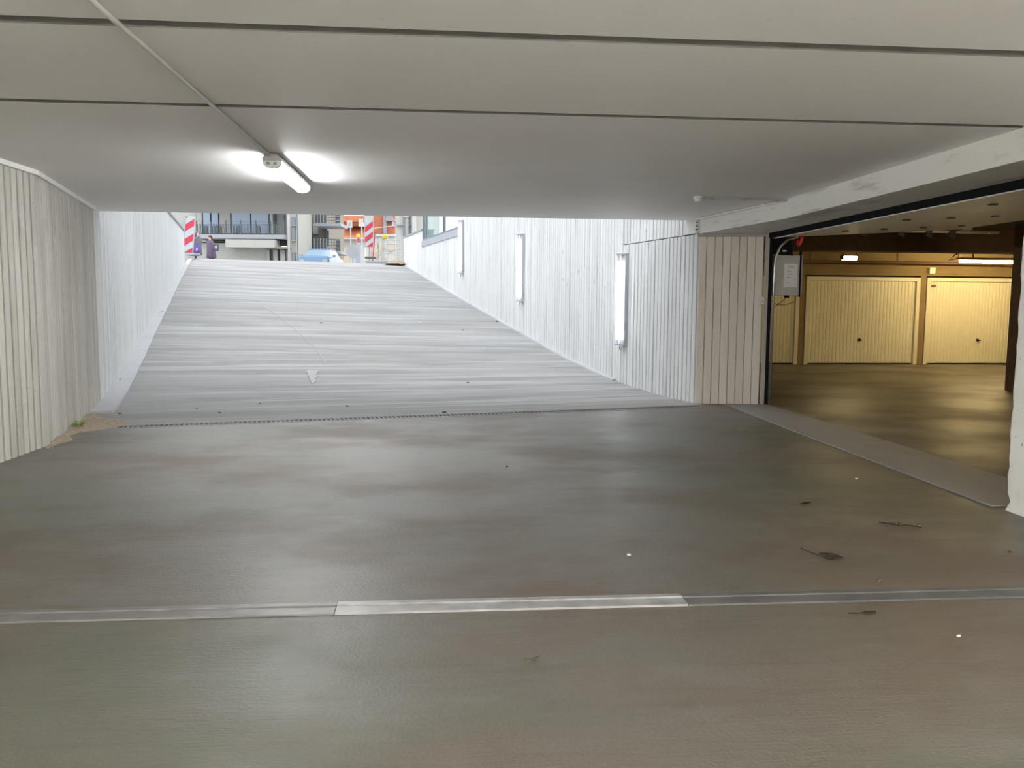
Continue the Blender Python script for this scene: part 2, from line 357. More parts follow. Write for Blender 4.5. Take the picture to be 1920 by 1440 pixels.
# little round form-tie marks in the right wall
for s, z in ((13.9, 2.18), (13.9, .62), (13.55, 1.75), (15.6, 2.45), (15.6, 1.9)):
    m_ = Matrix.Translation(R3(WR + .002, s, z)) @ RM @ Matrix.Rotation(-PI / 2, 4, 'Y')
    MB().lathe([(.030, -.004), (.030, .006), (.018, .006), (.016, -.002)], 12).xform(m_).build('tie_plug', m_board_right, wrr)

# ceiling: slab with three bays of panel, joints recessed
ce = MB()
ce.box(-6, 4.0, -7.0, 11.87, ZC + .06, ST + .0).box(4.0, 17, -8.2, 11.4, ZC + .16, ST)
ce.prism([(4.0, 11.4), (17, 11.4), (17, 19.8), (4.4, 19.8), (4.4, 11.87), (4.0, 11.87)], ZC + .16, ST)
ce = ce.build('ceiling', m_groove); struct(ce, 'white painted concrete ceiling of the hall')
for y0, y1 in ((-7.0, -2.0), (-1.92, .95), (1.05, 3.86), (3.96, 5.40), (5.475, 11.87)):
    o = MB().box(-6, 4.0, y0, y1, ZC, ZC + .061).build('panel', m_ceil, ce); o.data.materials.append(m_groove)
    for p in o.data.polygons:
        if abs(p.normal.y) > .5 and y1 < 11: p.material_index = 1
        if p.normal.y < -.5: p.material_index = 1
# white cover strip along the head of the left wall
mb = MB(); pts = [(-3.80, -8.2), (-3.80, 8.3)]; e = R3(WL, 12.05)
mb.prism([(-3.86, -8.2), (-3.765, -8.2), (-3.765, 8.29), (e.x + .035, e.y), (e.x - .07, e.y), (-3.86, 8.31)], ZC - .045, ZC + .001)
struct(mb.build('trim_3', m_trimw), 'white painted strip where left wall meets ceiling')
# beam over the garage opening
bp = [(3.96, 5.0), (3.96, 9.3), (3.62, 11.5), (3.70, 11.95), (4.53, 11.95), (4.53, 5.0)]
mb = MB().prism([(3.962, 5.0), (3.962, 9.32), (4.53, 9.32), (4.53, 5.0)], 2.40, ZC + .17)
mb = mb.build('wall_beam', m_beam); struct(mb, 'deep concrete beam over the garage opening')
MB().prism([(3.966, 9.325), (3.625, 11.49), (3.70, 11.86), (4.53, 11.86), (4.53, 9.325)], 2.40, ZC + .001).build('beam_end', m_beam, mb)
# wall returning towards the garage jamb (tan boards)
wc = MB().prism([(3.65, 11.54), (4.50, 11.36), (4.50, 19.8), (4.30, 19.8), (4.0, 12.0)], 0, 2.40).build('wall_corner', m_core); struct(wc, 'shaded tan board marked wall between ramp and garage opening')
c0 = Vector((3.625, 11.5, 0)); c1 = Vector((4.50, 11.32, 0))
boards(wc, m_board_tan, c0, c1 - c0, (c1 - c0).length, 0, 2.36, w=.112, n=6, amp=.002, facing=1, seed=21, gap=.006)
MB().prism([(3.60, 11.47), (4.53, 11.28), (4.53, 11.36), (3.62, 11.55)], 2.362, 2.399).build('head_strip', plain('grey_head_strip', (.40, .37, .34), .7), wc)
# near wall (pillar) on the right of the opening, chipped edge
mb = MB(); rd = random.Random(9); n = 40; vs = []
for i in range(n + 1):
    z = 2.40 * i / n; a = abs(wob(rd, .012)) + (.03 if i == 1 else 0); b = wob(rd, .003)
    vs += [(3.90 + b, -8.2, z), (3.90 + b, 5.0, z), (3.90 + b, 5.30 - a, z), (3.915 + a, 5.33, z), (4.50, 5.33, z), (4.50, -8.2, z)]
fs = [tuple(range(6)), tuple(range(n * 6, n * 6 + 6))]
for i in range(n):
    for k in range(6): fs.append((i * 6 + k, (i + 1) * 6 + k, (i + 1) * 6 + (k + 1) % 6, i * 6 + (k + 1) % 6))
wr = mb.add(vs, fs).build('wall_right', m_pillar); struct(wr, 'pale chipped concrete wall end at the right edge')
MB().box(3.95, 4.50, -8.2, 5.0, 2.40, ZC + .17).build('beam_core', m_beam, wr)
# hall left open behind the view; yard ground added to bounce daylight in
struct(MB().prism([(-40, -60), (40, -60), (40, -8.2), (-40, -8.2)], -.25, -.001).build('ground_bounce_yard', m_street), 'unseen pale yard added behind the hall to bounce daylight in')
# garage walls
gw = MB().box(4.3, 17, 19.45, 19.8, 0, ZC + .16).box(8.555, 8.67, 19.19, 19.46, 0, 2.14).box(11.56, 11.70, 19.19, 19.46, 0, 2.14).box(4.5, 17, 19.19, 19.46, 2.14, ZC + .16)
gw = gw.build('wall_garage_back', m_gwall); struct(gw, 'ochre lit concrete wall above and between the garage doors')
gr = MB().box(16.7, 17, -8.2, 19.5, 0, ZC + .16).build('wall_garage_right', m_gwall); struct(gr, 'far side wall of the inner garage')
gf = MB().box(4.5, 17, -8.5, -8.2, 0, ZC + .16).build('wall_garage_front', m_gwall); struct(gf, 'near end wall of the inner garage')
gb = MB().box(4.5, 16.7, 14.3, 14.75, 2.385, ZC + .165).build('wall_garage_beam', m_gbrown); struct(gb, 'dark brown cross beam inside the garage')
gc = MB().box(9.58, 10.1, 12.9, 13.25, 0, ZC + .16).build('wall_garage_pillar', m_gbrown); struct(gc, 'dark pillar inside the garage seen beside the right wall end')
# concrete sill of the garage opening
sl = MB().prism([(3.86, 5.40), (4.62, 5.40), (4.62, 11.24), (4.02, 11.36), (3.93, 9.0)], .0, .012)
sl = sl.build('threshold', layered('sill_concrete', 0, [((1, .4, 1), 1.5, 4, .45, .7, (.20, .19, .17), .6)], (.27, .262, .25), rough=.6), bevel=.004); struct(sl, 'slightly raised paler sill across the garage opening')

# ================================================================== HALL THINGS
# channel drain across the foot of the ramp
dr = thing('channel_drain', 'narrow slotted steel drain across the foot of the ramp', 'drain', R3(0, 10.07, 0), AR)
mb = MB(); x0, x1 = WL + .02, 5.98
mb.box(x0, x1, -.125, -.085, -.12, .004).box(x0, x1, .085, .125, -.12, .004); mb.build('frame', plain('drain_frame', (.27, .27, .265), .6), dr)
MB().box(x0, x1, -.085, .085, -.25, -.12).build('gutter', m_black, dr)
m_bar = plain('dusty_grating', (.15, .14, .13), .6, .3, .4, .2, 3)
bar = None; k = 0; x = x0 + .01
NB = int((x1 - x0) / .053)
for i in range(NB):
    o = MB().box(0, .024, -.084, .084, -.03, .001).build('grate_bar', m_bar, dr) if bar is None else bar.copy()
    if bar is None: bar = o
    else: COL.objects.link(o); o.parent = dr
    o.location = (x0 + .015 + i * .053, 0, 0)

# metal rail across the floor in front
tr = thing('floor_rail', 'flat metal rail of three lengths laid across the near floor', 'rail', (0, 3.735, 0))
def rail_piece(xa, xb, mat, lab, dz=0, wob_=0):
    mb = MB(); rd = random.Random(3)
    mb.box(xa, xb, -.075, .012, 0, .008 + dz).box(xa, xb, .016, .030, 0, .014 + dz).box(xa, xb, .034, .075, 0, .006 + dz)
    mb.build('rail_length', mat, tr, label=lab)
rail_piece(-3.76, -.482, plain('dusty_zinc', (.22, .215, .21), .45, .4, .5, .15, 7), 'dull left length of the rail')
rail_piece(-.478, 1.15, m_alu, 'bright middle length of the rail', .002)
rail_piece(1.154, 3.89, plain('dirty_zinc', (.15, .147, .14), .6, .3, .4, .2, 5), 'dirty right length of the rail')

# conduit along the ceiling to the lamp
cc = thing('ceiling_conduit', 'thin white cable conduit running along the ceiling to the lamp', 'conduit', (-1.395, 0, ZC))
MB().tube([(0, -5.9, -.018), (0, 4.0, -.018), (0.0, 7.05, -.018)], .013, 8).build('pipe', m_conduit, cc, smooth=True)
for y in (1.5, 2.4, 3.2, 3.98, 4.55, 5.17, 5.85, 6.45, 6.98):
    MB().box(-.02, .024, -.010, .010, -.038, 0).build('clip', m_grey if y in (3.98, 4.55, 5.17, 5.85) else m_conduit, cc, bevel=.004)

# ceiling fitting
def fitting(loc, dmat, label, group=None, ln=1.56):
    t = thing('ceiling_lamp', label, 'lamp', loc, 0, group)
    MB().prism_y([(-.045, 0), (-.075, -.035), (-.075, -.055), (.075, -.055), (.075, -.035), (.045, 0)], 0, ln).build('housing', m_grey, t)
    mb = MB(); pr = [(-.074, -.056), (-.070, -.085), (-.045, -.108), (0, -.116), (.045, -.108), (.070, -.085), (.074, -.056)]
    mb.prism_y(pr, .05, ln - .03); mb.build('diffuser', dmat, t)
    MB().prism_y([(p[0] * 1.01, p[1] * 1.0) for p in pr], 0.0, .05).build('end_cap', m_white, t)
    MB().prism_y([(p[0] * .95, p[1] * .98) for p in pr], ln - .03, ln).build('end_cap', m_white, t)
    for x in (-.028, .028):
        MB().tube([(x, -.004, -.068), (x, -.004, -.088)], .013, 8).build('lamp_holder', m_grey, t)
    for y in (.4, .75, 1.1): MB().box(.070, .080, y, y + .03, -.066, -.045).build('clip', m_white, t)
    return t
fitting((-1.375, 7.05, ZC - .01), m_diff, 'lit fluorescent lamp with clear cover on the ceiling at the conduit end')
def fill_lamp(x, y, lab):                      # unseen tube battens added as fill light for the hall
    t = thing('fill_lamp', lab, 'lamp', (x, y, ZC - .40))
    MB().tube([(0, 0, 0), (0, 1.5, 0)], .022, 10).build('tube', m_hall, t)
    MB().box(-.02, .02, -.03, 1.53, .035, .075).build('channel', m_white, t)
    for q in (.3, 1.2): MB().tube([(0, q, .075), (0, q, .40)], .005, 6).build('rod', m_grey, t)
for a, x in (('the left wall', -2.7), ('the right wall', 2.4)):
    for b, y in (('nearest the viewpoint', -1.9), ('in the middle of its row', -3.7), ('nearest the open yard', -5.5)): fill_lamp(x, y, 'added fill tube lamp on the side of %s, %s' % (a, b))

# wall lamps
def wall_lamp(s, z, label, ch=1.53):
    t = thing('wall_lamp', label, 'lamp', R3(WR, s, z), AR, 'upright tube lamps on the right ramp wall')
    MB().box(-.055, -.004, -.115, .045, .03, ch).build('channel', m_chan, t)
    MB().tube([(-.115, .035, .12), (-.115, .035, ch - .11)], .021, 12).build('tube', m_tube, t, smooth=True)
    MB().prism([(-.15, .06), (-.15, .02), (-.055, -.12), (0, -.12), (0, .07)], ch, ch + .022).build('top_cap', m_chan, t)
    MB().prism([(-.15, .06), (-.15, .02), (-.055, -.12), (0, -.12), (0, .07)], .02, .04).build('bottom_cap', m_chan, t)
    MB().tube([(-.115, .035, .04), (-.115, .035, .12)], .022, 10).build('lamp_holder', m_white, t)
    MB().tube([(-.115, .035, ch - .11), (-.115, .035, ch)], .022, 10).build('lamp_holder', m_white, t)
    MB().tube([(-.04, -.13, .26), (-.05, -.135, .14), (-.06, -.10, .02), (-.075, -.03, -.06), (-.07, .03, -.05), (-.06, .02, .02)], .007, 6).build('cable', m_grey, t, smooth=True)
    return t
wall_lamp(12.72, .70, 'upright tube lamp on the right ramp wall, nearest of three', 1.53)
wall_lamp(18.1, 1.44, 'upright tube lamp on the right ramp wall, middle of three', 1.53)
wall_lamp(23.55, 2.25, 'upright tube lamp on the right ramp wall, beside the window', 1.53)

# smoke detector and its conduits
t = thing('smoke_detector', 'round white smoke detector on the ceiling near the beam', 'detector', (2.90, 9.27, ZC))
MB().lathe([(.055, 0), (.058, -.022), (.046, -.03), (.040, -.05), (.028, -.06)], 20).build('body', m_white, t, smooth=False)
MB().lathe([(.042, -.034), (.042, -.040)], 16).build('vent_ring', m_dark, t)
t = thing('detector_conduit', 'thin white conduit joining smoke detector and beam', 'conduit', (0, 0, ZC))
MB().tube([(2.96, 9.27, -.014), (3.95, 9.315, -.014)], .011, 8).build('pipe', m_chan, t)
for x in (3.07, 3.45, 3.85): MB().box(x - .01, x + .01, 9.27, 9.33, -.030, 0).build('clip', m_grey, t)
t = thing('beam_conduit', 'thin white conduit along the top of the beam towards the corner', 'conduit', (0, 0, ZC))
MB().tube([(3.94, 9.34, -.016), (3.585, 11.50, -.016)], .012, 8).build('pipe', m_trimw, t)
MB().tube([(3.585, 11.50, -.016), (3.585, 11.50, -.23)], .010, 8).build('drop_pipe', m_conduit, t)
for z in (-.07, -.12, -.17): MB().box(3.572, 3.60, 11.485, 11.515, z, z + .012).build('clip', m_dark, t)

# ---- garage opening gear
t = thing('door_lintel_seal', 'black rubber seal and pale rail under the beam over the garage opening', 'seal', (0, 0, 0))
MB().box(4.53, 4.60, 5.34, 11.24, 2.335, 2.40).build('rubber_seal', m_black, t)
MB().box(4.585, 4.625, 5.34, 11.20, 2.322, 2.334).build('bottom_rail', m_white, t)
t = thing('sectional_door', 'white sectional garage door raised under the garage ceiling', 'door', (4.62, 5.36, 2.335))
sl_ = .055
for k in range(5):
    a, b = k * .52, k * .52 + .512
    MB().add([(a, 0, a * sl_), (b, 0, b * sl_), (b, 5.80, b * sl_), (a, 5.80, a * sl_), (a, 0, a * sl_ + .045), (b, 0, b * sl_ + .045), (b, 5.80, b * sl_ + .045), (a, 5.80, a * sl_ + .045)],
             [(0, 3, 2, 1), (4, 5, 6, 7), (0, 1, 5, 4), (1, 2, 6, 5), (2, 3, 7, 6), (3, 0, 4, 7)]).build('door_panel', m_panel, t)
    if k:
        for y in (.6, 2.05, 3.5, 4.9): MB().box(a - .03, a + .04, y, y + .05, a * sl_ - .016, a * sl_ - .001).build('hinge', m_dark, t)
# horizontal track at the far side of the door
t = thing('door_track', 'galvanised track with hangers under the garage ceiling', 'track', (0, 0, 0))
MB().box(4.95, 7.9, 11.235, 11.29, 2.44, 2.47).build('rail', m_steel, t)
for x in (5.35, 5.9, 6.45, 6.85, 7.2):
    MB().add([(x - .06, 11.22, 2.40), (x + .03, 11.22, 2.37), (x + .06, 11.22, 2.62), (x - .02, 11.22, 2.62), (x - .06, 11.25, 2.40), (x + .03, 11.25, 2.37), (x + .06, 11.25, 2.78), (x - .02, 11.25, 2.78)],
             [(0, 3, 2, 1), (4, 5, 6, 7), (0, 1, 5, 4), (1, 2, 6, 5), (2, 3, 7, 6), (3, 0, 4, 7)]).build('hanger', m_dark, t)
# vertical track, frame post
t = thing('door_side_track', 'upright chrome door track curving inward at the jamb', 'track', (0, 0, 0))
MB().box(4.505, 4.545, 11.24, 11.30, 0, 2.40).build('jamb_angle', plain('pale_jamb', (.46, .43, .40), .5), t)
MB().box(4.545, 4.60, 11.25, 11.33, 0, 2.40).build('seal', m_black, t)
MB().tube([(4.625, 11.24, 0.012), (4.625, 11.24, 1.9), (4.64, 11.24, 2.08), (4.70, 11.24, 2.22), (4.80, 11.24, 2.31), (4.95, 11.24, 2.36)], .019, 8).build('rail', m_steel, t, smooth=True)
MB().prism_y([(4.62, 2.12), (4.90, 2.10), (4.86, 2.39), (4.62, 2.39)], 11.27, 11.33).build('bracket', m_black, t)
MB().box(4.745, 4.80, 11.262, 11.269, 2.15, 2.17).build('maker_plate', m_paper, t)
# control cabinet
t = thing('control_cabinet', 'grey door control cabinet with a paper notice beside the garage opening', 'cabinet', (4.66, 11.30, 1.545))
MB().box(0, .37, 0, .18, 0, .56).build('body', m_cab, t, bevel=.006)
MB().box(.385, .41, .02, .20, .0, .57).build('side_duct', m_grey, t)
MB().box(.355, .375, -.01, .02, -.02, .62).build('cable_duct', m_black, t)
MB().box(.13, .325, -.004, 0, .115, .44).build('notice', m_paper, t)
for z, a, b in ((.40, .18, .28), (.385, .20, .27), (.33, .18, .24), (.295, .19, .26), (.25, .17, .23), (.17, .15, .21)):
    MB().box(a, b, -.0055, -.004, z, z + .006).build('print_line', m_ink, t)
MB().tube([(.22, .09, -.03), (.22, .09, 0)], .035, 10).build('cable_gland', m_black, t)
t = thing('cable', 'thin cable looping below the grey control cabinet', 'cable', (0, 0, 0), group='cables under the control cabinet')
MB().tube([(4.88, 11.38, 1.52), (4.82, 11.37, 1.47), (4.72, 11.36, 1.40), (4.64, 11.36, 1.35)], .005, 6).build('wire', m_dark, t, smooth=True)
t = thing('cable', 'thin sagging cable crossing behind the straight one below the cabinet', 'cable', (0, 0, 0), group='cables under the control cabinet')
MB().tube([(4.64, 11.42, 1.50), (4.70, 11.42, 1.44), (4.79, 11.42, 1.41), (4.90, 11.42, 1.42), (5.02, 11.42, 1.46)], .005, 6).build('wire', m_dark, t, smooth=True)
o = MB().tube([(4.895, 11.10, 2.375), (4.93, 11.10, 2.36), (4.945, 11.10, 2.32), (4.92, 11.10, 2.25), (4.895, 11.10, 2.21), (4.88, 11.10, 2.235), (4.885, 11.10, 2.30)], [.018, .024, .024, .022, .018, .014, .012], 8).build('release_handle', m_red, smooth=True)
tag(o, 'red emergency release handle hanging above the control cabinet', 'handle')
o = MB().box(4.435, 4.505, 11.245, 11.325, 1.415, 1.525).build('junction_box', m_board_tan, bevel=.008); tag(o, 'small square junction box on the tan wall by the jamb', 'box')
MB().lathe([(.006, 0), (.006, .004)], 8).xform(Matrix.Translation((4.47, 11.247, 1.47)) @ Matrix.Rotation(PI / 2, 4, 'X')).build('screw', m_dark, o)

# ---- garage doors in the back wall
def gdoor(n, x0, x1, label, plate=False):
    t = bpy.data.objects.new('door_%d' % n, None); COL.objects.link(t); t.location = (x0, 19.2, 0); t['kind'] = 'structure'; t['label'] = label
    w = x1 - x0
    MB().box(0, .09, -.03, .12, 0, 2.10).box(w - .09, w, -.03, .12, 0, 2.10).box(.09, w - .09, -.03, .12, 2.01, 2.10).build('door_frame', m_gframe, t)
    MB().box(.095, w - .095, .03, .07, .03, 2.005).build('door_leaf', m_gdoor, t)
    k = int((w - .2) / .086); mb = MB()
    for i in range(k):
        a = .10 + i * (w - .2) / k; b = a + (w - .2) / k
        mb.prism([(a + .008, .03), (a + .020, .022), (b - .020, .022), (b - .008, .03)], .04, 2.0)
    mb.build('sheet_rib', m_gdoor, t, kind='stuff')
    hx = 1.39
    if w > 2:
        h = MB().lathe([(.035, -.012), (.035, .015), (.02, .02), (.02, .05)], 12).xform(Matrix.Translation((hx, .012, .596)) @ Matrix.Rotation(PI / 2, 4, 'X')).build('handle', m_black, t)
        MB().box(hx - .012, hx + .045, -.05, -.03, .58, .604).build('handle_lever', m_black, t)
    if plate: MB().box(.13, .24, .004, .012, 1.87, 1.93).build('number_plate', m_brown_plate, t)
    return t
gdoor(1, 5.9, 8.54, 'cream up and over garage door partly hidden behind the grey cabinet')
gdoor(2, 8.70, 11.545, 'cream ribbed garage door, the one seen whole')
gdoor(3, 11.715, 14.5, 'cream ribbed garage door with a small brown plate at the right', True)
# pipe and lamps before the back wall
t = thing('service_pipe', 'long brown pipe slung across the back of the garage', 'pipe', (0, 0, 0))
MB().tube([(4.6, 18.6, 2.44), (11.0, 18.6, 2.42), (16.6, 18.6, 2.40)], .032, 8).build('pipe', m_gbrown, t)
for x in (6.5, 8.5, 10.6, 12.1, 14.0): MB().box(x - .01, x + .01, 18.585, 18.615, 2.42, ZC + .17).build('hanger', m_gbrown, t)
t = thing('garage_lamp', 'small lit bulkhead lamp above the fully visible garage door', 'lamp', (8.22, 16.2, 2.33))
MB().box(-.16, .16, -.05, .05, .075, .10).box(-.16, -.145, -.05, .05, 0, .08).box(.145, .16, -.05, .05, 0, .08).build('bracket', m_gbrown, t)
MB().box(-.15, .15, -.045, .045, .0, .07).build('lit_cover', m_gtube, t)
for x in (-.14, .14): MB().box(x - .006, x + .006, -.01, .01, .10, .46).build('drop_rod', m_gbrown, t)
t = thing('garage_tube_lamp', 'long lit tube lamp hanging in the garage above the right door', 'lamp', (11.35, 17.4, 2.42))
MB().tube([(0, 0, -.03), (2.4, 0, -.03)], .028, 8).build('tube', m_gtube, t)
MB().box(-.05, 2.45, -.06, .06, .01, .06).build('housing', m_gwall, t)
for x in (.3, 1.9): MB().box(x - .01, x + .01, -.01, .01, .06, .36).build('drop_rod', m_gbrown, t)
MB().tube([(-.05, 0, .03), (-.25, 0, .0), (-.12, 0, .12), (.1, 0, .2)], .015, 6).build('cable', m_gbrown, t)
for i, (x, y) in enumerate(((8.7, 6.0), (13.0, 9.5))):  # unseen lamps added to brighten the garage and the raised door
    t = thing('garage_tube_lamp', ('unseen tube lamp added to light the raised door, behind the near wall end', 'unseen tube lamp added in the side aisle behind the dark pillar')[i], 'lamp', (x, y, (2.20, 2.55)[i]))
    MB().tube([(0, 0, -.03), (0, 1.5, -.03)], .02, 8).build('tube', m_gtube, t); MB().box(-.05, .05, -.03, 1.53, .0, .05).build('housing', m_gbrown, t); MB().box(-.01, .01, .7, .72, .05, (.58, .23)[i]).build('drop_rod', m_gbrown, t)
o = MB().box(11.72, 11.86, 19.10, 19.19, 2.20, 2.34).build('wall_socket_box', m_gframe); tag(o, 'small cream box on the wall between the two garage doors', 'box')
# dark clutter over the raised door's end
t = thing('spring_shaft', 'dark spring shaft behind the end of the raised door', 'shaft', (0, 0, 0))
MB().tube([(7.35, 5.4, 2.58), (7.35, 11.15, 2.58)], .045, 10).build('spring', m_dark, t)
MB().box(7.25, 7.40, 11.1, 11.2, 2.47, 2.70).build('end_bracket', m_steel, t)

# ---- litter on the floor
def leaf(label, pts, stem, x, y, rot, curl=.012, group=None, mat=m_leafd):
    t = thing('leaf', label, 'leaf', (x, y, .001), rot, group)
    mb = MB(); n = len(pts); c = (sum(p[0] for p in pts) / n, sum(p[1] for p in pts) / n)
    rd = random.Random(int(x * 100)); top = [(p[0], p[1], curl * (1 + wob(rd, .8))) for p in pts]
    vs = [(c[0], c[1], .002)] + top + [(c[0], c[1], .0005)] + [(a, b, z - .0015) for a, b, z in top]
    fs = [(0, 1 + i, 1 + (i + 1) % n) for i in range(n)] + [(n + 1, n + 2 + (i + 1) % n, n + 2 + i) for i in range(n)] + [(1 + i, n + 2 + i, n + 2 + (i + 1) % n, 1 + (i + 1) % n) for i in range(n)]
    mb.add(vs, fs).build('blade', mat, t)
    if stem: MB().tube([(a, b, .003 + .002 * i) for i, (a, b) in enumerate(stem)], .0025, 5).build('stem', mat, t)
    return t
leaf('dark leaf with a long stem on the floor ahead of the rail at right', [(-.05, .02), (-.02, .045), (.02, .035), (.05, .03), (.075, -.03), (.03, -.04), (0, -.05), (-.04, -.02)], [(-.05, .03), (-.09, .10), (-.11, .15)], 2.16, 4.34, -.15)
t = thing('twig', 'dark forked twig with a shrivelled leaf near the right wall end', 'twig', (2.93, 4.94, .002), 0)
MB().tube([(-.10, .09, .004), (-.05, .04, .008), (-.02, -.01, .006), (.03, .0, .01), (.11, -.045, .005)], .004, 5).build('stem', m_leafd, t)
MB().tube([(-.02, -.01, .006), (.0, .035, .012), (.025, .055, .006)], .003, 5).build('side_stem', m_leafd, t)
MB().blob((-.045, .035, .008), (.035, .016, .008), .3, 4).build('shrivelled_leaf', m_leafd, t)
leaf('small curled brown leaf on the floor facing the garage opening', [(-.06, .0), (-.01, .02), (.05, .012), (.03, -.02), (-.02, -.015)], None, 2.59, 5.56, .1)
leaf('tiny faded leaf just below the rail at right', [(-.05, 0), (0, .02), (.05, .01), (.03, -.02), (-.02, -.015)], [(-.05, 0), (-.10, .01)], 1.95, 3.52, .2, .004)
leaf('thin olive leaf on the near floor at bottom centre', [(-.035, -.012), (0, .006), (.03, .014), (.012, -.008)], [(-.035, -.012), (-.055, -.02)], .37, 3.14, .1, .006, mat=plain('olive_leaf', (.12, .10, .03), .8))
def pebble(x, y, r, label, mat=m_stone, seed=0, z=0, name='pebble'):
    o = MB().blob((0, 0, 0), (r, r * .8, r * .55), .25, seed).build(name, mat, loc=(x, y, z + r * .45)); return tag(o, label, 'pebble', 'crumbs lying about the hall floor')
pebble(2.233, 3.936, .014, 'dark crumb just beyond the rail at right', seed=1)
pebble(3.257, 4.374, .013, 'dark crumb at the far right of the floor', seed=2)
pebble(2.198, 3.229, .010, 'pale chip on the near floor at right', m_stonew, 3)
pebble(3.364, 6.344, .016, 'white chip facing the garage opening', m_stonew, 4)
pebble(1.05, 4.45, .012, 'pale chip on the floor in the middle of the hall', m_stonew, 5)
pebble(.57, 7.02, .011, 'dark crumb on the floor before the drain at centre', seed=6)
pebble(3.05, 4.93, .010, 'white chip beside the forked twig', m_stonew, 7)
# ramp litter (pixel-sized leaves and stones on the concrete)
def on_ramp(px, py):
    lo, hi = 9.0, 34.0
    d = _f + _r * ((px - 960) / F) + _u * ((720 - py) / F)
    t = 5.0
    while t < 60:
        p = CP + d * t; s = p.dot(RD)
        if p.z <= rz(s, p.dot(RN)): return p, s
        t += .01
    return CP + d * t, 33
for i, (px, py, r, lab) in enumerate(((225, 776, .026, 'dark pebble above the drain by the left wall'), (369, 766, .024, 'dark pebble on the ramp foot left of centre'), (412, 774, .022, 'dark flake on the ramp foot before the drain'), (651, 762, .032, 'long dark flake on the ramp just above the drain'), (488, 757, .018, 'small dark crumb above the drain at centre'), (877, 718, .030, 'dark crumb on the ramp right of centre'), (833, 774, .034, 'dark flake touching the right half of the drain'), (786, 605, .035, 'white chip halfway up the ramp'), (869, 619, .03, 'dark flake near the middle of the ramp'), (932, 603, .045, 'dark clump against the right ramp wall foot'), (602, 606, .035, 'dark crumb halfway up the ramp at centre'), (306, 577, .07, 'clump of dirt at the left kerb halfway up'), (297, 590, .05, 'smaller clump of dirt below the left kerb clump'))):
    p, s = on_ramp(px, py)
    o = MB().blob((0, 0, 0), (r * .9, r * .6, r * .35), .25, 20 + i).build('stone', m_stonew if 'white' in lab else m_stone, loc=(p.x, p.y, rz(s, p.dot(RN)) + r * .2)); tag(o, lab, 'stone', 'specks lying on the ramp')
# white paint smudge and chalk line on the ramp
m_mark = plain('old_white_paint', (.38, .385, .39), .8, var=.1, scale=30)
def on_flat(pts, name, label, cat, th=.004):
    vs = []; q = []
    for px, py in pts:
        p, s = on_ramp(px, py); q.append(Vector((p.x, p.y, rz(s, p.dot(RN)) + .003)))
    n = len(q); mb = MB().add([v for v in q] + [v + Vector((0, 0, th)) for v in q], [tuple(range(n))[::-1], tuple(range(n, 2 * n))] + [(i, (i + 1) % n, n + (i + 1) % n, n + i) for i in range(n)])
    return tag(mb.build(name, m_mark), label, cat)
on_flat([(574, 695), (598, 695), (592, 703), (598, 706), (590, 710), (592, 716), (585, 721)], 'paint_mark', 'small white paint wedge on the ramp, point downward', 'mark')
ll = [(495, 576), (520, 591), (541, 609), (560, 624), (580, 641), (592, 655), (601, 669), (611, 683)]
on_flat(ll + [(a + 1.2, b - .4) for a, b in ll[::-1]], 'chalk_line', 'faint curved white line drawn down the ramp', 'mark', .002)

# dirt, weeds by the left wall at the drain
t = thing('dirt_patch', 'sandy brown dirt gathered at the left end of the drain', 'dirt', (0, 0, 0))
mb = MB(); rd = random.Random(12); nu, nv = 22, 8; vs = []
for i in range(nu + 1):
    s = 8.75 + i * .135; wd = .10 + .5 * math.exp(-((s - 10.35) / .45) ** 2) + .06 * math.sin(s * 9)
    for j in range(nv + 1):
        q = R3(WL + .005 + wd * j / nv, s); h = (.035 + .02 * math.sin(s * 7)) * (1 - j / nv) ** 1.2 * math.sin(PI * min(1, max(0, (i + .3) / (nu + .6)))) + wob(rd, .004)
        vs.append((q.x, q.y, max(.0, rz(s) + h) if j < nv else rz(s) - .003))
fs = [(i * (nv + 1) + j, i * (nv + 1) + j + 1, (i + 1) * (nv + 1) + j + 1, (i + 1) * (nv + 1) + j) for i in range(nu) for j in range(nv)]
mb.add(vs, fs).build('soil', m_sand, t, smooth=True)
tag(t, t['label'], 'dirt', kind='stuff')
t = thing('weed', 'small green weed growing where drain meets the left wall', 'weed', tuple(R3(WL + .09, 10.0, .02)), AR)
rd = random.Random(2)
for i in range(16):
    a = rd.uniform(0, 2 * PI); h = rd.uniform(.03, .075); r = rd.uniform(.04, .11); w = .016
    p = Vector((math.cos(a) * r, math.sin(a) * r, h)); q = Vector((-math.sin(a), math.cos(a), 0)) * w; m_ = p * .55 + Vector((0, 0, h * .35))
    MB().add([(0, 0, 0), m_ + q, p, m_ - q, (0, 0, -.002), m_ + q - Vector((0, 0, .002)), p - Vector((0, 0, .002)), m_ - q - Vector((0, 0, .002))], [(0, 1, 2, 3), (7, 6, 5, 4), (0, 4, 5, 1), (1, 5, 6, 2), (2, 6, 7, 3), (3, 7, 4, 0)]).build('leaf_blade', m_weed, t)

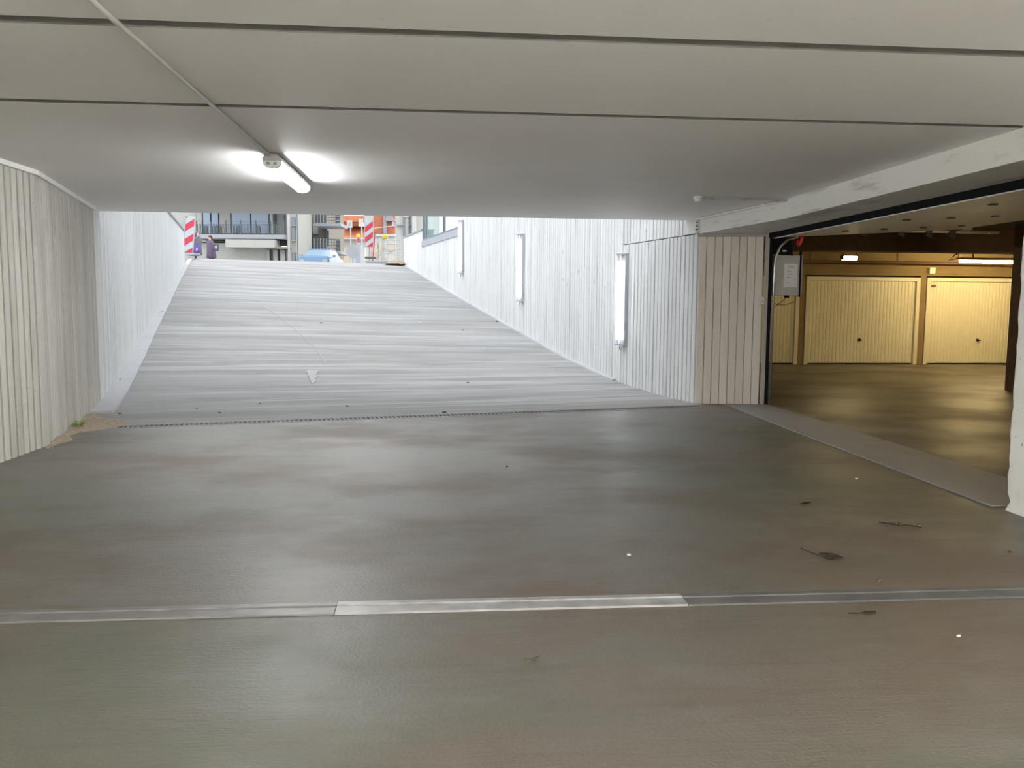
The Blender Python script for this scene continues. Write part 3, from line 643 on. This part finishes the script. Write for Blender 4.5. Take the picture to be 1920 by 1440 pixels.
# ================================================================== STREET
m_bwall = plain('pale_render', (0.360, 0.367, 0.346), .85, var=.03)
m_bwall2 = plain('beige_render', (.205, .190, .160), .85, var=.04)
m_slab = plain('grey_slab', (0.288, 0.302, 0.331), .7, var=.03)
m_rail = plain('railing_grey', (0.086, 0.097, 0.112), .5)
m_railp = plain('railing_pale_grey', (.085, .098, .112), .5)
m_win = plain('window_blue', (0.216, 0.288, 0.389), .2, 0, .7, var=.08, scale=.4)
m_wind = plain('window_dark', (0.158, 0.180, 0.209), .2, 0, .6, var=.1, scale=.5)
m_curt = plain('curtain', (0.360, 0.367, 0.346), .8)
m_wframe = plain('window_frame', (0.144, 0.173, 0.216), .5)
m_roof = plain('orange_tiles', (0.446, 0.151, 0.072), .8, var=.12, scale=3)
m_brick = plain('red_brick', (0.374, 0.122, 0.072), .85, var=.15, scale=5)
m_slate = plain('grey_roof', (0.230, 0.245, 0.274), .7)
m_cream = plain('cream_wall', (0.446, 0.396, 0.302), .85, var=.04)
m_whitew = plain('white_wall', (0.432, 0.432, 0.418), .85, var=.03)
m_yellow = plain('yellow_plastic', (0.612, 0.432, 0.029), .4)
m_skin = plain('skin', (0.490, 0.302, 0.230), .6)
m_hair = plain('brown_hair', (0.072, 0.043, 0.036), .8)
m_coat = plain('plum_coat', (0.115, 0.086, 0.137), .85, var=.15)
m_coat2 = plain('slate_coat', (0.108, 0.108, 0.137), .85, var=.15)
m_trs = plain('dark_trousers', (0.050, 0.050, 0.072), .85)
m_bag = plain('violet_bag', (0.086, 0.043, 0.288), .6)
m_blue = plain('blue_car_paint', (0.144, 0.238, 0.374), .25, .2, .6)
m_cglass = plain('car_glass', (0.216, 0.302, 0.396), .1, 0, .7)
YW = -YAW

class Front:
    """a thing in the street whose front faces the hall: its parts are laid out in metres from pixels of the front at distance D"""
    def __init__(s, name, label, cat, px, D, group=None, z=ST):
        s.u, _ = L(px, 500, D); s.D = D; s.z = z; s.t = thing(name, label, cat, tuple(P3(s.u, D, z)), YW, group)
    def xz(s, px, py, D=None):
        D = D or s.D; u, z = L(px, py, D); return u - s.u, z - s.z
    def box(s, nm, mat, x0, x1, y0, y1, D=None, th=.3, parent=None, bottom=None, kind=None):
        D = D or s.D; a, zt = s.xz(x0, y0, D); b, zb = s.xz(x1, y1, D); d = D - s.D
        if bottom is not None: zb = bottom
        return MB().box(a, b, d, d + th, zb, zt).build(nm, mat, parent or s.t, kind=kind)

# ---- window in the right ramp wall, building above
t = bpy.data.objects.new('window_1', None); COL.objects.link(t); t.location = R3(WR, 24.0, 3.40); t.rotation_euler = (0, 0, AR); t['kind'] = 'structure'; t['label'] = 'wide grey framed window above the right ramp wall'
m_gfr = plain('blue_grey_frame', (0.158, 0.180, 0.223), .4)
MB().box(-.03, .30, 0.0, 5.30, 0, .20).build('window_sill', plain('pale_sill', (0.331, 0.353, 0.396), .5), t)
MB().box(.02, .12, .0, .10, .20, 2.0).box(.02, .12, 5.20, 5.30, .0, 2.0).box(.02, .12, .10, 5.20, .20, .28).box(.02, .12, .10, 5.20, 1.92, 2.0).build('window_frame', m_gfr, t)
for y in (2.15, 4.85): MB().box(.03, .11, y, y + .08, .28, 1.92).build('mullion', m_gfr, t)
m_glz = glass('green_glass', (.42, .58, .56), .4)
for a, b in ((.10, 2.15), (2.23, 4.85), (4.93, 5.2)): MB().box(.06, .075, a, b, .28, 1.92).build('pane', m_glz, t)
b = thing('building', 'pale building standing above the right ramp wall', 'building', tuple(R3(WR, 10.9, 3.0)), AR)
MB().box(.06, 9, 13.1, 18.4, 2.4, 9).box(.41, 9, -2.0, 13.1, .05, 9).box(.05, .41, -2.0, 13.1, 2.40, 9).box(.5, 9, -8, -2.0, .05, 9).box(.5, .8, 13.1, 13.3, 0, 2.4).build('wall', m_whitew, b)  # height and near end, out of view, shaped to keep sun off the ramp
MB().box(3.2, 9, 13.1, 18.4, .02, 2.4).build('inner_wall', plain('mint_inner_wall', (0.331, 0.418, 0.331), .8), b)
MB().box(.42, 3.2, 13.3, 18.3, .3, .41).build('inner_floor', m_cream, b)
MB().box(1.6, 2.3, 14.2, 14.9, .41, 2.4).build('column', m_win, b)
MB().box(1.3, 1.4, 15.6, 17.6, .41, 2.3).build('curtain', plain('yellow_green_curtain', (0.396, 0.446, 0.274), .8), b)
MB().box(-.2, 9.2, -8.2, 18.6, 9, 9.3).build('roof', m_slab, b)

# ---- left apartment building with the long balcony
D = 52
f = Front('apartment_building', 'pale apartment building with a long grey railed balcony, left of the street', 'building', 450, D)
f.box('wall', m_bwall, 300, 558, 150, 455, D + 1.8, 3.5)
f.box('wall', m_bwall, 300, 506, 455, 520, D + .6, 4.5, bottom=-.3)
f.box('projecting_box', m_bwall, 422.5, 515, 448.5, 464, D - .6, 1.2)
f.box('balcony_slab', m_slab, 366, 533, 439, 448, D - .2, 2)
f.box('balcony_slab', m_slab, 366, 533, 371, 380, D - .2, 2)
for a, b, mat in ((368, 379, m_curt), (380.5, 394.5, m_win), (396.5, 409.5, m_win), (411, 432, m_curt), (434.5, 469.5, m_win), (471, 504, m_win)):
    w = f.box('window', m_wframe, a - 1, b + 1, 388, 438.5, D + 1.7, .11); f.box('pane', mat, a, b, 389, 438, D + 1.62, .10, w)
f.box('column', plain('pale_green_column', (0.302, 0.346, 0.324), .8), 505, 512, 380, 439, D + 1.2, .5)
f.box('window', m_wframe, 516, 518.5, 395, 438, D + 1.7, .11); f.box('window', m_wframe, 530, 534, 403, 438, D + 1.7, .11)
r = f.box('railing', m_railp, 366, 532, 414.4, 415.8, D - .15, .06); f.box('rail', m_railp, 366, 532, 419.8, 420.9, D - .15, .05, r); f.box('rail', m_railp, 366, 532, 437, 438.4, D - .15, .05, r)
for px in (368, 378.5, 395, 422.8, 451, 479, 506.5, 532): f.box('post', m_railp, px - 1.1, px + 1.1, 412.8 if px in (422.8, 451, 479) else 414.2, 439, D - .17, .09, r)
px = 370.5
while px < 531: f.box('baluster', m_railp, px - .62, px + .62, 420, 438, D - .14, .03, r); px += 2.9
for a in (381, 386, 396, 401, 406, 412, 437, 442, 447, 480, 485):      # folded chairs behind the rail
    f.box('chair_back', m_rail, a, a + 1.7, 422.5, 438.5, D + .3, .06)
    f.box('chair_back', m_rail, a + 2.2, a + 3.6, 424, 438.5, D + .35, .06)
f.box('ground_wall', m_bwall2, 506, 514, 466, 520, D + .7, .4, bottom=-.2)
for a, b in ((500, 506), (513, 521), (526, 534.5)):
    w = f.box('door', m_wind, a - 1.5, b + 1.5, 465, 520, D + .5, .12, bottom=-.2); f.box('pane', m_curt, a, b, 469, 520, D + .4, .1, w, bottom=-.1)
f.box('canopy', m_bwall2, 498, 538, 462.5, 466, D - .4, 1.5)
f.box('wall', m_bwall, 537, 557, 380, 520, D + .5, 4, bottom=-.3)
for y0, y1 in ((407, 424), (425, 452)):
    w = f.box('window', m_wframe, 545.5, 554, y0, y1, D + .45, .1); f.box('pane', m_wind, 546.3, 553.2, y0 + 1, y1 - 1, D + .38, .1, w); f.box('sill', m_curt, 545, 554.5, y1 - 1, y1, D + .3, .2, w)
w = f.box('window', m_wframe, 547, 555, 474, 500, D + .45, .1); f.box('pane', m_wind, 548, 554, 475, 500, D + .38, .1, w)
f.box('downpipe', m_rail, 556.6, 558.2, 380, 520, D + .3, .12, bottom=-.1)
f = Front('house_block', 'blue grey and white block behind the left ramp wall top', 'building', 345, 60)
f.box('wall', m_whitew, 336, 368, 380, 520, None, 4, bottom=-.3); f.box('wing_wall', plain('pale_blue_wall', (0.302, 0.331, 0.418), .8), 300, 336, 380, 520, 60.2, 4, bottom=-.3)
# lamp post
f = Front('lamp_post', 'white post standing before the apartment building', 'post', 542.5, 44)
MB().tube([(0, 0, -.02), (0, 0, 6.5)], [.062, .055], 12).build('pole', m_whitew, f.t, smooth=True); MB().lathe([(.12, -.02), (.12, .05), (.07, .07)], 12).build('base_plate', m_slab, f.t)
MB().box(-.06, 1.1, -.08, .08, 6.45, 6.55).build('lamp_head', m_slab, f.t)

# ---- second building with stacked balconies
D = 58
f = Front('balcony_building', 'beige building with stacked grey balconies at the middle of the street', 'building', 595, D)
f.box('wall', m_bwall2, 558, 577, 300, 458, D, 6); f.box('wall', m_bwall2, 576, 613, 300, 478, D + .8, 6); f.box('base_panel', m_slab, 558.5, 577, 456.5, 477, D - .15, .3)
f.box('wall', m_wind, 560, 616, 477, 520, D + 1.6, 4, bottom=-.3)
for a, b in ((561, 569), (598, 605)): f.box('door', m_curt, a, b, 481, 520, D + 1.5, .15, bottom=-.1)
w = f.box('window', m_wframe, 577, 597.5, 416, 440, D + .7, .15)
f.box('pane', m_curt, 578, 583.2, 417, 439, D + .62, .1, w); f.box('pane', m_curt, 586, 596, 419, 439, D + .62, .1, w)
w = f.box('window', m_wframe, 613, 617, 432, 462, D + .7, .15)
def balcony(xa, xb, xc, yt, yb, side):
    # a slab with railing panel facing left-front from xa to xb, gridded front to xc, and a side panel to xc+side
    sl = f.box('balcony_slab', m_slab, xa, xc + side, yb, yb + 6, D - 1.4, 2.4)
    r = f.box('railing', m_railp, xa, xb, yt, yt + 1.6, D - 1.4, .06)
    f.box('rail_panel', m_rail, xa + .5, xb, yt + 4, yb, D - 1.38, .04, r)
    px = xa
    while px <= xb + .1: f.box('post', m_curt, px - .5, px + .5, yt, yb, D - 1.45, .05, r); px += (xb - xa) / 4
    g = f.box('railing', m_rail, xb, xc, yt + 1, yt + 2.4, D - 1.4, .06)
    px = xb + .5
    while px <= xc: f.box('grid_bar', m_rail, px - .45, px + .45, yt + 1, yb, D - 1.4, .05, g); px += 3.1
    for q in range(1, 4): yy = yt + 1 + (yb - yt - 1) * q / 4; f.box('grid_bar', m_rail, xb, xc, yy, yy + .9, D - 1.4, .05, g)
    s_ = f.box('side_panel', m_rail, xc, xc + side * .9, yt + 1.5, yb, D - 1.3, .08)
    for q in range(3): yy = yt + 3 + q * (yb - yt) / 3.2; f.box('slat', m_curt, xc + .5, xc + side * .85, yy, yy + 1, D - 1.36, .04, s_)
balcony(589, 612, 630, 447, 470, 9)
balcony(589, 612, 629, 396, 418, 10)
f.box('side_railing', m_rail, 577, 589, 438, 465, D - .4, .1)

# ---- car
f = Front('car', 'blue car passing behind the crest of the ramp', 'car', 603, 50)
bm_ = MB().prism_y([(-.88, .35), (-.90, .80), (-.86, 1.02), (.86, 1.02), (.90, .80), (.88, .35), (.80, .22), (-.80, .22)], -2.0, 2.0); bm_.build('body', m_blue, f.t, bevel=.08)
MB().add([(-.80, -1.25, 1.0), (.80, -1.25, 1.0), (.80, 1.75, 1.0), (-.80, 1.75, 1.0), (-.62, -.55, 1.46), (.62, -.55, 1.46), (.62, 1.2, 1.46), (-.62, 1.2, 1.46)],
         [(0, 3, 2, 1), (4, 5, 6, 7), (0, 1, 5, 4), (1, 2, 6, 5), (2, 3, 7, 6), (3, 0, 4, 7)]).build('cabin', m_cglass, f.t, bevel=.05)
MB().box(-.62, .62, -.58, 1.22, 1.45, 1.50).build('roof', m_blue, f.t, bevel=.02)
for sx in (-1, 1):
    MB().box(sx * .97 - .09, sx * .97 + .09, -1.0, -.85, .98, 1.12).build('mirror', m_blue, f.t)
    for y in (-1.3, 1.3): MB().lathe([(.30, -.1), (.32, -.06), (.32, .06), (.30, .1)], 16).xform(Matrix.Translation((sx * .80, y, .31)) @ Matrix.Rotation(PI / 2, 4, 'Y')).build('wheel', m_black, f.t)
    MB().box(sx * .66 - .14, sx * .66 + .14, -2.03, -1.98, .66, .80).build('headlamp', m_curt, f.t)

# ---- orange roofed houses, far
D = 92
f = Front('orange_roof_house', 'far house with a broad orange tiled roof and pale walls', 'house', 650, D)
f.box('wall', m_whitew, 618, 684, 446, 520, D, 8, bottom=-.3)
f.box('lower_wall', m_cream, 640, 656, 463, 520, D - .3, .4, bottom=-.3)
a, z0 = f.xz(616, 447); b_, _ = f.xz(690, 447); _, z1 = f.xz(640, 404)
MB().add([(a, -.7, z0), (b_, -.7, z0), (b_, 4, z1), (a + 1.5, 4, z1), (b_, 9, z0), (a, 9, z0)], [(0, 1, 2, 3), (3, 2, 4, 5), (0, 3, 5), (1, 4, 2), (0, 5, 4, 1)]).build('roof', m_roof, f.t)
f.box('eaves', m_whitew, 616, 690, 446, 448.5, D - .8, .3)
f.box('dormer_wall', m_brick, 640, 681, 415, 423, D - .2, 3); f.box('dormer_roof', m_roof, 638, 683, 404.5, 416, D - .6, 3)
f.box('chimney', m_whitew, 672, 681, 410, 424, D - .7, .8)
f = Front('brick_house', 'far red brick house with white trim and dark roof', 'house', 715, 80)
f.box('wall', m_brick, 700, 740, 404, 438, None, 6); f.box('lower_wall', m_whitew, 686, 742, 438, 520, -0 + 80.1, 6, bottom=-.3)
f.box('trim_band', m_whitew, 703, 741, 438.5, 443, 79.8, .3); f.box('roof', m_roof, 684, 707, 402, 436, 80.4, 3)
f.box('downpipe', m_slate, 718.5, 724.5, 398, 438, 79.7, .3)
a, z0 = f.xz(724, 415); b_, _ = f.xz(741, 415); _, z1 = f.xz(730, 402)
MB().prism_y([(a, z0), (b_, z0), (a + .25, z1 + .5)], -.4, 5).build('dark_roof', m_slate, f.t)
w = f.box('window', m_wframe, 734, 740, 414, 424, 79.8, .15); f.box('pane', m_curt, 735, 739, 415, 423, 79.7, .12, w)
for x0_, x1_, y0_, y1_ in ((700, 707, 455, 475), (712, 716, 452, 482), (727, 738, 460, 470)): f.box('ground_window', m_cream, x0_, x1_, y0_, y1_, 79.9, .15)
# white building at the right with a window
f = Front('white_building', 'white building with a tall window at the right end of the street', 'building', 765, 46)
f.box('wall', m_whitew, 741, 800, 300, 520, None, 8, bottom=-.3)
w = f.box('window', m_wind, 755, 768, 395, 444, 45.85, .14); f.box('pane', m_curt, 760, 766, 396, 443, 45.78, .1, w); f.box('blind', m_cream, 756, 767, 396, 408, 45.72, .08, w)
f.box('corner_column', m_whitew, 772, 779, 300, 520, 45.4, .6, bottom=-.3); f.box('string_course', m_slab, 741, 772, 421, 423, 45.8, .2)

# ---- striped barrier plates
def plate(px, D, x0, x1, y0, y1, lean, label, rows, pale=False, foot=True, name='barrier_plate'):
    u, zb = L((x0 + x1) / 2, y1, D); ua, _ = L(x0, y0, D); ub, _ = L(x1, y0, D); _, zt = L(x0, y0, D)
    w = (ub - ua); h = zt - zb
    t = thing(name, label, 'barrier', tuple(P3(u, D, rz(0) if False else G(u, D))), YW)
    base = zb - G(u, D)
    m_ = Matrix.Translation((0, 0, base)) @ Matrix.Rotation(lean, 4, 'Y')
    MB().box(-w / 2, w / 2, 0, .03, 0, h).xform(m_).build('board', m_bwhite, t, bevel=.01)
    for k, (a, b, side) in enumerate(rows):       # diagonal stripes, rising to the right
        pts = []
        rise = .42 * w * 1.6
        for x_, zc in ((-w / 2 + .015, a), (-w / 2 + .015, b), (w / 2 - .015, b + rise), (w / 2 - .015, a + rise)): pts.append((x_, zc))
        pts = clip(pts, .015, h - .015)
        if len(pts) > 2: MB().prism_y(pts, -.003, 0).xform(m_).build('red_stripe', m_bred, t)
    MB().box(-w / 2 - .012, -w / 2, -.006, .036, 0, h).box(w / 2, w / 2 + .012, -.006, .036, 0, h).xform(m_).build('edge_rim', m_whitew, t)
    MB().tube([(0, .05, 0.03), (0, .05, base + .05)], .03, 8).build('post', m_slab, t)
    if foot: MB().prism([(-.40, -.12), (-.35, -.2), (.35, -.2), (.40, -.12), (.40, .2), (-.40, .2)], 0, .10).build('foot', m_slab, t, bevel=.03)
    return t
def clip(pts, lo, hi):
    for s_, lim in ((1, lo), (-1, hi)):
        out = []
        for i in range(len(pts)):
            a, b = pts[i], pts[(i + 1) % len(pts)]; ia = s_ * (a[1] - lim) >= 0; ib = s_ * (b[1] - lim) >= 0
            if ia: out.append(a)
            if ia != ib: k = (lim - a[1]) / (b[1] - a[1]); out.append((a[0] + k * (b[0] - a[0]), lim))
        pts = out
    return pts
def G(u, D):
    p = P3(u, D); rn, s = p.dot(RN), p.dot(RD)
    return rz(s, rn) if WL - .02 < rn < WR + .1 and s < 35.9 else ST
plate(354, 30.6, 343.5, 361, 405, 476, .10, 'red and white striped barrier plate at the left kerb of the ramp head', [(-.24, .02, 0), (.27, .53, 0), (.80, 1.06, 0), (1.28, 1.5, 0)])
plate(692, 36, 684, 700, 398, 463.5, .0, 'faded striped barrier plate standing in the middle of the ramp head', [(-.25, -.02, 0), (.18, .42, 0), (.62, .86, 0)], foot=False)
f = Front('ballast_block', 'grey boat shaped base plate lying under the faded barrier plate', 'base', 708, 34.5, z=2.99)
a, _ = f.xz(684, 486); b_, _ = f.xz(735, 486)
MB().prism([(a, 0), (a + .12, -.35), (b_ - .2, -.35), (b_, 0), (b_ - .2, .4), (a + .12, .4)], [.10, 0, 0, .10, .05, .05], [.20, .12, .12, .18, .16, .16]).build('base', m_slab, f.t, bevel=.02)
f.box('block', m_dark, 684, 704, 481, 485, 34.6, .3)
# cabinet with warning sign, disc, signs, beacons
f = Front('street_cabinet', 'narrow grey cabinet with a red and white sign and yellow lamp', 'cabinet', 671, 40)
f.box('body', plain('slate_cabinet', (0.302, 0.331, 0.418), .6), 666.5, 675.5, 460, 500, None, .25, bottom=0); f.box('sign_board', m_whitew, 669, 675.5, 446, 459, 40.02, .04); f.box('red_disc', m_bred, 670, 674.5, 448, 454, 39.98, .03)
a, z0 = f.xz(672, 446); MB().lathe([(.08, 0), (.10, .06), (.10, .14), (.05, .18)], 12, (a, 0, z0)).build('yellow_lamp', m_yellow, f.t)
f.box('post', m_slab, 671.5, 673, 458, 461, 40.05, .04)
f = Front('round_sign', 'large round grey back of a sign beside the cabinet', 'sign', 661, 39)
a, z0 = f.xz(661, 472); r_ = .30
MB().lathe([(r_, -.015), (r_, .015)], 24).xform(Matrix.Translation((a, 0, z0)) @ Matrix.Rotation(PI / 2, 4, 'X')).build('disc', m_slab, f.t); MB().tube([(a, .04, 0), (a, .04, z0)], .025, 8).build('post', m_slab, f.t)
f = Front('signpost', 'white square sign on a tall thin post before the orange roof', 'sign', 657, 42)
a, z0 = f.xz(657, 413); MB().tube([(a, .03, 0), (a, .03, z0)], .03, 8).build('post', m_whitew, f.t); f.box('sign_plate', m_whitew, 650, 660.5, 413, 427, None, .03); f.box('sign_mark', m_slab, 653.5, 656.5, 417, 423, 41.98, .01)
f = Front('signpost', 'smaller white sign high up beside the faded barrier plate', 'sign', 677, 44)
a, z0 = f.xz(678, 411); MB().tube([(a, .03, 0), (a, .03, z0)], .03, 8).build('post', m_whitew, f.t); f.box('sign_plate', m_whitew, 673.5, 681, 411, 425, None, .03)
f = Front('beacon_post', 'white post topped by a yellow warning beacon at the works fence', 'beacon', 719, 36)
f.box('post', m_whitew, 715, 721, 447, 500, None, .12, bottom=0)
a, z0 = f.xz(722, 448); MB().lathe([(.09, 0), (.12, .05), (.12, .15), (.06, .19)], 12, (a, 0, z0)).build('yellow_lamp', m_yellow, f.t, smooth=True); f.box('base', m_whitew, 714, 724, 483, 500, 35.9, .3, bottom=0)
f.box('brace', m_whitew, 717, 724, 464, 466.5, 35.95, .05)
f = Front('red_pole', 'leaning red and white pole beside the faded barrier plate', 'pole', 702, 36.5)
a, z0 = f.xz(700, 477); b_, z1 = f.xz(703, 436); MB().tube([(a - .05, 0, 0), (a, 0, z0), (b_, 0, z1)], .025, 8).build('pole', m_bred, f.t)
f = Front('works_fence', 'white railed works fence across the right of the street', 'fence', 730, 38)
for (xa, ya), (xb, yb) in (((701, 428), (745, 423)), ((702, 477.5), (752, 473)), ((715, 449.5), (750, 450.5)), ((724, 458), (751, 457.5)), ((722, 467), (752, 468))):
    a, z0 = f.xz(xa, ya); b_, z1 = f.xz(xb, yb); MB().tube([(a, 0, z0), (b_, 0, z1)], .022, 6).build('rail', m_whitew, f.t)
for px in (703, 712, 727, 740, 751):
    a, _ = f.xz(px, 480); _, z1 = f.xz(px, 445); MB().tube([(a, .02, 0), (a, .02, z1)], .025, 6).build('post', m_whitew, f.t)
for px in (692, 696, 705, 709):
    a, _ = f.xz(px, 480); _, z1 = f.xz(px, 466); MB().tube([(a, .3, 0), (a + .05, .3, z1)], .04, 6).build('bollard', m_cream, f.t)
# earth heap
t = thing('earth_heap', 'low brown heap of earth at the right of the ramp head', 'earth', tuple(P3(*(L(745, 487, 33.5)[0], 33.5, 3.0))), YW)
mb = MB(); rd = random.Random(4); vs = []; n = 12
for i in range(n + 1):
    for j in range(n + 1):
        x = -.42 + .80 * i / n; y = -.8 + 1.8 * j / n; e = max(0, 1 - (2 * i / n - 1) ** 2) * max(0, 1 - (2 * j / n - 1) ** 2)
        vs.append((x, y, -.05 + .20 * e ** .6 + (wob(rd, .02) if 0 < i < n and 0 < j < n else 0)))
mb.add(vs, [(i * (n + 1) + j, (i + 1) * (n + 1) + j, (i + 1) * (n + 1) + j + 1, i * (n + 1) + j + 1) for i in range(n) for j in range(n)]).build('soil', m_sand, t, smooth=True)
t['kind'] = 'stuff'

# ---- people
def person(loc, face, label, skel, coat, extra, sc=.93):
    """skel: joints (name: (x, y, z, radius)), bones; one continuous skinned surface in clothes colour"""
    t = thing('person', label, 'person', loc, face)
    J, Bn = skel; names = list(J); me = bpy.data.meshes.new('body'); me.from_pydata([J[k][:3] for k in names], [(names.index(a), names.index(b)) for a, b in Bn], [])
    me.materials.append(coat); me.materials.append(m_trs); me.materials.append(m_skin)
    o = bpy.data.objects.new('body', me); COL.objects.link(o)
    sk = o.modifiers.new('skin', 'SKIN'); sk.use_smooth_shade = True
    for i, k in enumerate(names):
        q = J[k]; rx, ry = (q[3], q[4]) if len(q) > 4 else (q[3], q[3]); me.skin_vertices[0].data[i].radius = (rx, ry); me.skin_vertices[0].data[i].use_root = (k == 'pelvis')
    ss_ = o.modifiers.new('sub', 'SUBSURF'); ss_.levels = 1; ss_.render_levels = 1
    dg = bpy.context.evaluated_depsgraph_get(); m2 = bpy.data.meshes.new_from_object(o.evaluated_get(dg)); o.modifiers.clear()
    m2.materials.clear()
    for m_ in (coat, m_trs, m_skin): m2.materials.append(m_)
    for p in m2.polygons:
        c = p.center
        p.material_index = 1 if c.z < .80 else 0
        if c.z > 1.50: p.material_index = 2
        hx = min(((Vector(c) - Vector(J[h][:3])).length for h in ('hand_l', 'hand_r')))
        if hx < .09: p.material_index = 2
    o.data = m2; o.parent = t
    extra(t); t.scale = (sc, sc, sc); return t
def skel(lean=0, arm_fwd=0.1):
    J = {'pelvis': (0, 0, .95, .15, .12), 'belly': (0, -lean * .3, 1.10, .15, .12), 'chest': (0, -lean * .7, 1.32, .18, .13), 'neck': (0, -lean, 1.50, .06, .06), 'head': (0, -lean - .02, 1.60, .085, .10), 'crown': (0, -lean - .02, 1.69, .07, .085),
         'hip_l': (-.09, 0, .88, .10, .10), 'knee_l': (-.10, -.06, .48, .065, .065), 'ankle_l': (-.10, .0, .09, .045, .045), 'toe_l': (-.10, -.15, .04, .04, .04),
         'hip_r': (.09, 0, .88, .10, .10), 'knee_r': (.10, .05, .48, .065, .065), 'ankle_r': (.10, .16, .10, .045, .045), 'toe_r': (.10, .02, .04, .04, .04),
         'sh_l': (-.20, -lean * .8, 1.40, .065, .065), 'elb_l': (-.25, -lean * .5 - arm_fwd * .3, 1.12, .05, .05), 'wr_l': (-.24, -lean * .5 - arm_fwd, .90, .035, .035), 'hand_l': (-.24, -lean * .5 - arm_fwd * 1.2, .82, .03, .035),
         'sh_r': (.20, -lean * .8, 1.40, .065, .065), 'elb_r': (.26, -lean * .5 + .05, 1.12, .05, .05), 'wr_r': (.25, -lean * .5, .90, .035, .035), 'hand_r': (.25, -lean * .5 - .02, .82, .03, .035)}
    Bn = [('pelvis', 'belly'), ('belly', 'chest'), ('chest', 'neck'), ('neck', 'head'), ('head', 'crown'), ('pelvis', 'hip_l'), ('hip_l', 'knee_l'), ('knee_l', 'ankle_l'), ('ankle_l', 'toe_l'), ('pelvis', 'hip_r'), ('hip_r', 'knee_r'), ('knee_r', 'ankle_r'), ('ankle_r', 'toe_r'),
          ('chest', 'sh_l'), ('sh_l', 'elb_l'), ('elb_l', 'wr_l'), ('wr_l', 'hand_l'), ('chest', 'sh_r'), ('sh_r', 'elb_r'), ('elb_r', 'wr_r'), ('wr_r', 'hand_r')]
    return J, Bn
def coat_mb(lean, sc=1.0, zb=.70):
    mb = MB(); seg = 20; vs = []; pr = [(zb, .27, .22), (.95, .25, .20), (1.15, .23, .18), (1.32, .25, .17), (1.42, .21, .14), (1.47, .11, .10), (1.51, .09, .09)]
    for z, a, b in pr:
        k = max(0, z - .9) / .6
        for i in range(seg): th = 2 * PI * i / seg; vs.append((a * sc * math.cos(th) * (1 + .03 * math.sin(5 * th)), b * sc * math.sin(th) - lean * k, z))
    fs = [(r * seg + i, r * seg + (i + 1) % seg, (r + 1) * seg + (i + 1) % seg, (r + 1) * seg + i) for r in range(len(pr) - 1) for i in range(seg)] + [tuple(range(seg))[::-1], tuple(range((len(pr) - 1) * seg, len(pr) * seg))]
    return mb.add(vs, fs)
def ex1(t):
    coat_mb(.05, 1.15, .55).build('coat', m_coat, t, smooth=True)
    MB().blob((0, -.03, 1.70), (.10, .11, .085), .06, 3, 2).build('hair', m_hair, t, smooth=True)
    MB().blob((0, .045, 1.62), (.085, .05, .09), .05, 5, 2).build('hair', m_hair, t, smooth=True)
    MB().blob((0, -.16, 1.60), (.014, .02, .022), 0, 1).build('nose', m_skin, t)
    for x in (-.035, .035): MB().blob((x, -.145, 1.625), (.012, .008, .008), 0, 1).build('eye', m_dark, t)
    MB().box(-.03, .03, -.152, -.142, 1.555, 1.563).build('mouth', m_bred, t)
    for x in (-.09, .09): MB().blob((x, -.06, 1.61), (.012, .025, .035), 0, 1).build('ear', m_skin, t)
u, _ = L(395.5, 446, 42)
p1 = person(tuple(P3(u, 42, ST)), -YAW - math.radians(55), 'person in a plum coat with a bag, seen side on before the pale ground floor', skel(.05, .10), m_coat, ex1)
b = MB().box(-.13, .13, -.05, .05, 0, .34).build('shoulder_bag', plain('dark_bag', (0.072, 0.065, 0.101), .7), bevel=.03); b.location = P3(u + .36, 41.70, ST + .85); b.rotation_euler = (0, 0, YW); tag(b, 'dark shoulder bag with a pale patch at the side of the person in plum', 'bag')
MB().blob((0, -.052, .2), (.07, .012, .09), .05, 2).build('patch', m_curt, b)
MB().tube([(-.10, 0, .33), (-.16, 0, .50), (-.22, .05, .54)], .012, 6).build('strap', m_dark, b)
def ex2(t):
    coat_mb(.14, 1.35, .55).build('coat', m_coat2, t, smooth=True)
    MB().add([(0, -.10, 1.80), (-.13, -.06, 1.66), (.13, -.06, 1.66), (.17, .05, 1.45), (-.17, .05, 1.45), (0, -.28, 1.62), (0, .10, 1.62)], [(0, 1, 5), (0, 5, 2), (0, 2, 6), (0, 6, 1), (1, 4, 6), (2, 6, 3), (4, 3, 6), (1, 5, 4), (2, 3, 5), (4, 5, 3)]).build('hood', m_coat2, t)
u, _ = L(366, 446, 39)
person(tuple(P3(u, 39, ST)), -YAW + math.radians(80), 'person in a dark hooded coat stooping behind the left barrier plate', skel(.14, .2), m_coat2, ex2, .90)
b = MB().blob((0, 0, .16), (.13, .09, .20), .12, 6, 2).build('carried_bag', m_bag, smooth=True); b.location = P3(u + .22, 38.55, ST + .55); tag(b, 'violet bag hanging at the side of the hooded person', 'bag')
MB().blob((.03, -.085, .18), (.05, .015, .08), .1, 2).build('patch', plain('lilac_patch', (0.396, 0.374, 0.612), .6), b)
MB().tube([(-.05, 0, .34), (0, 0, .48), (.05, 0, .34)], .01, 6).build('handle', m_bag, b)
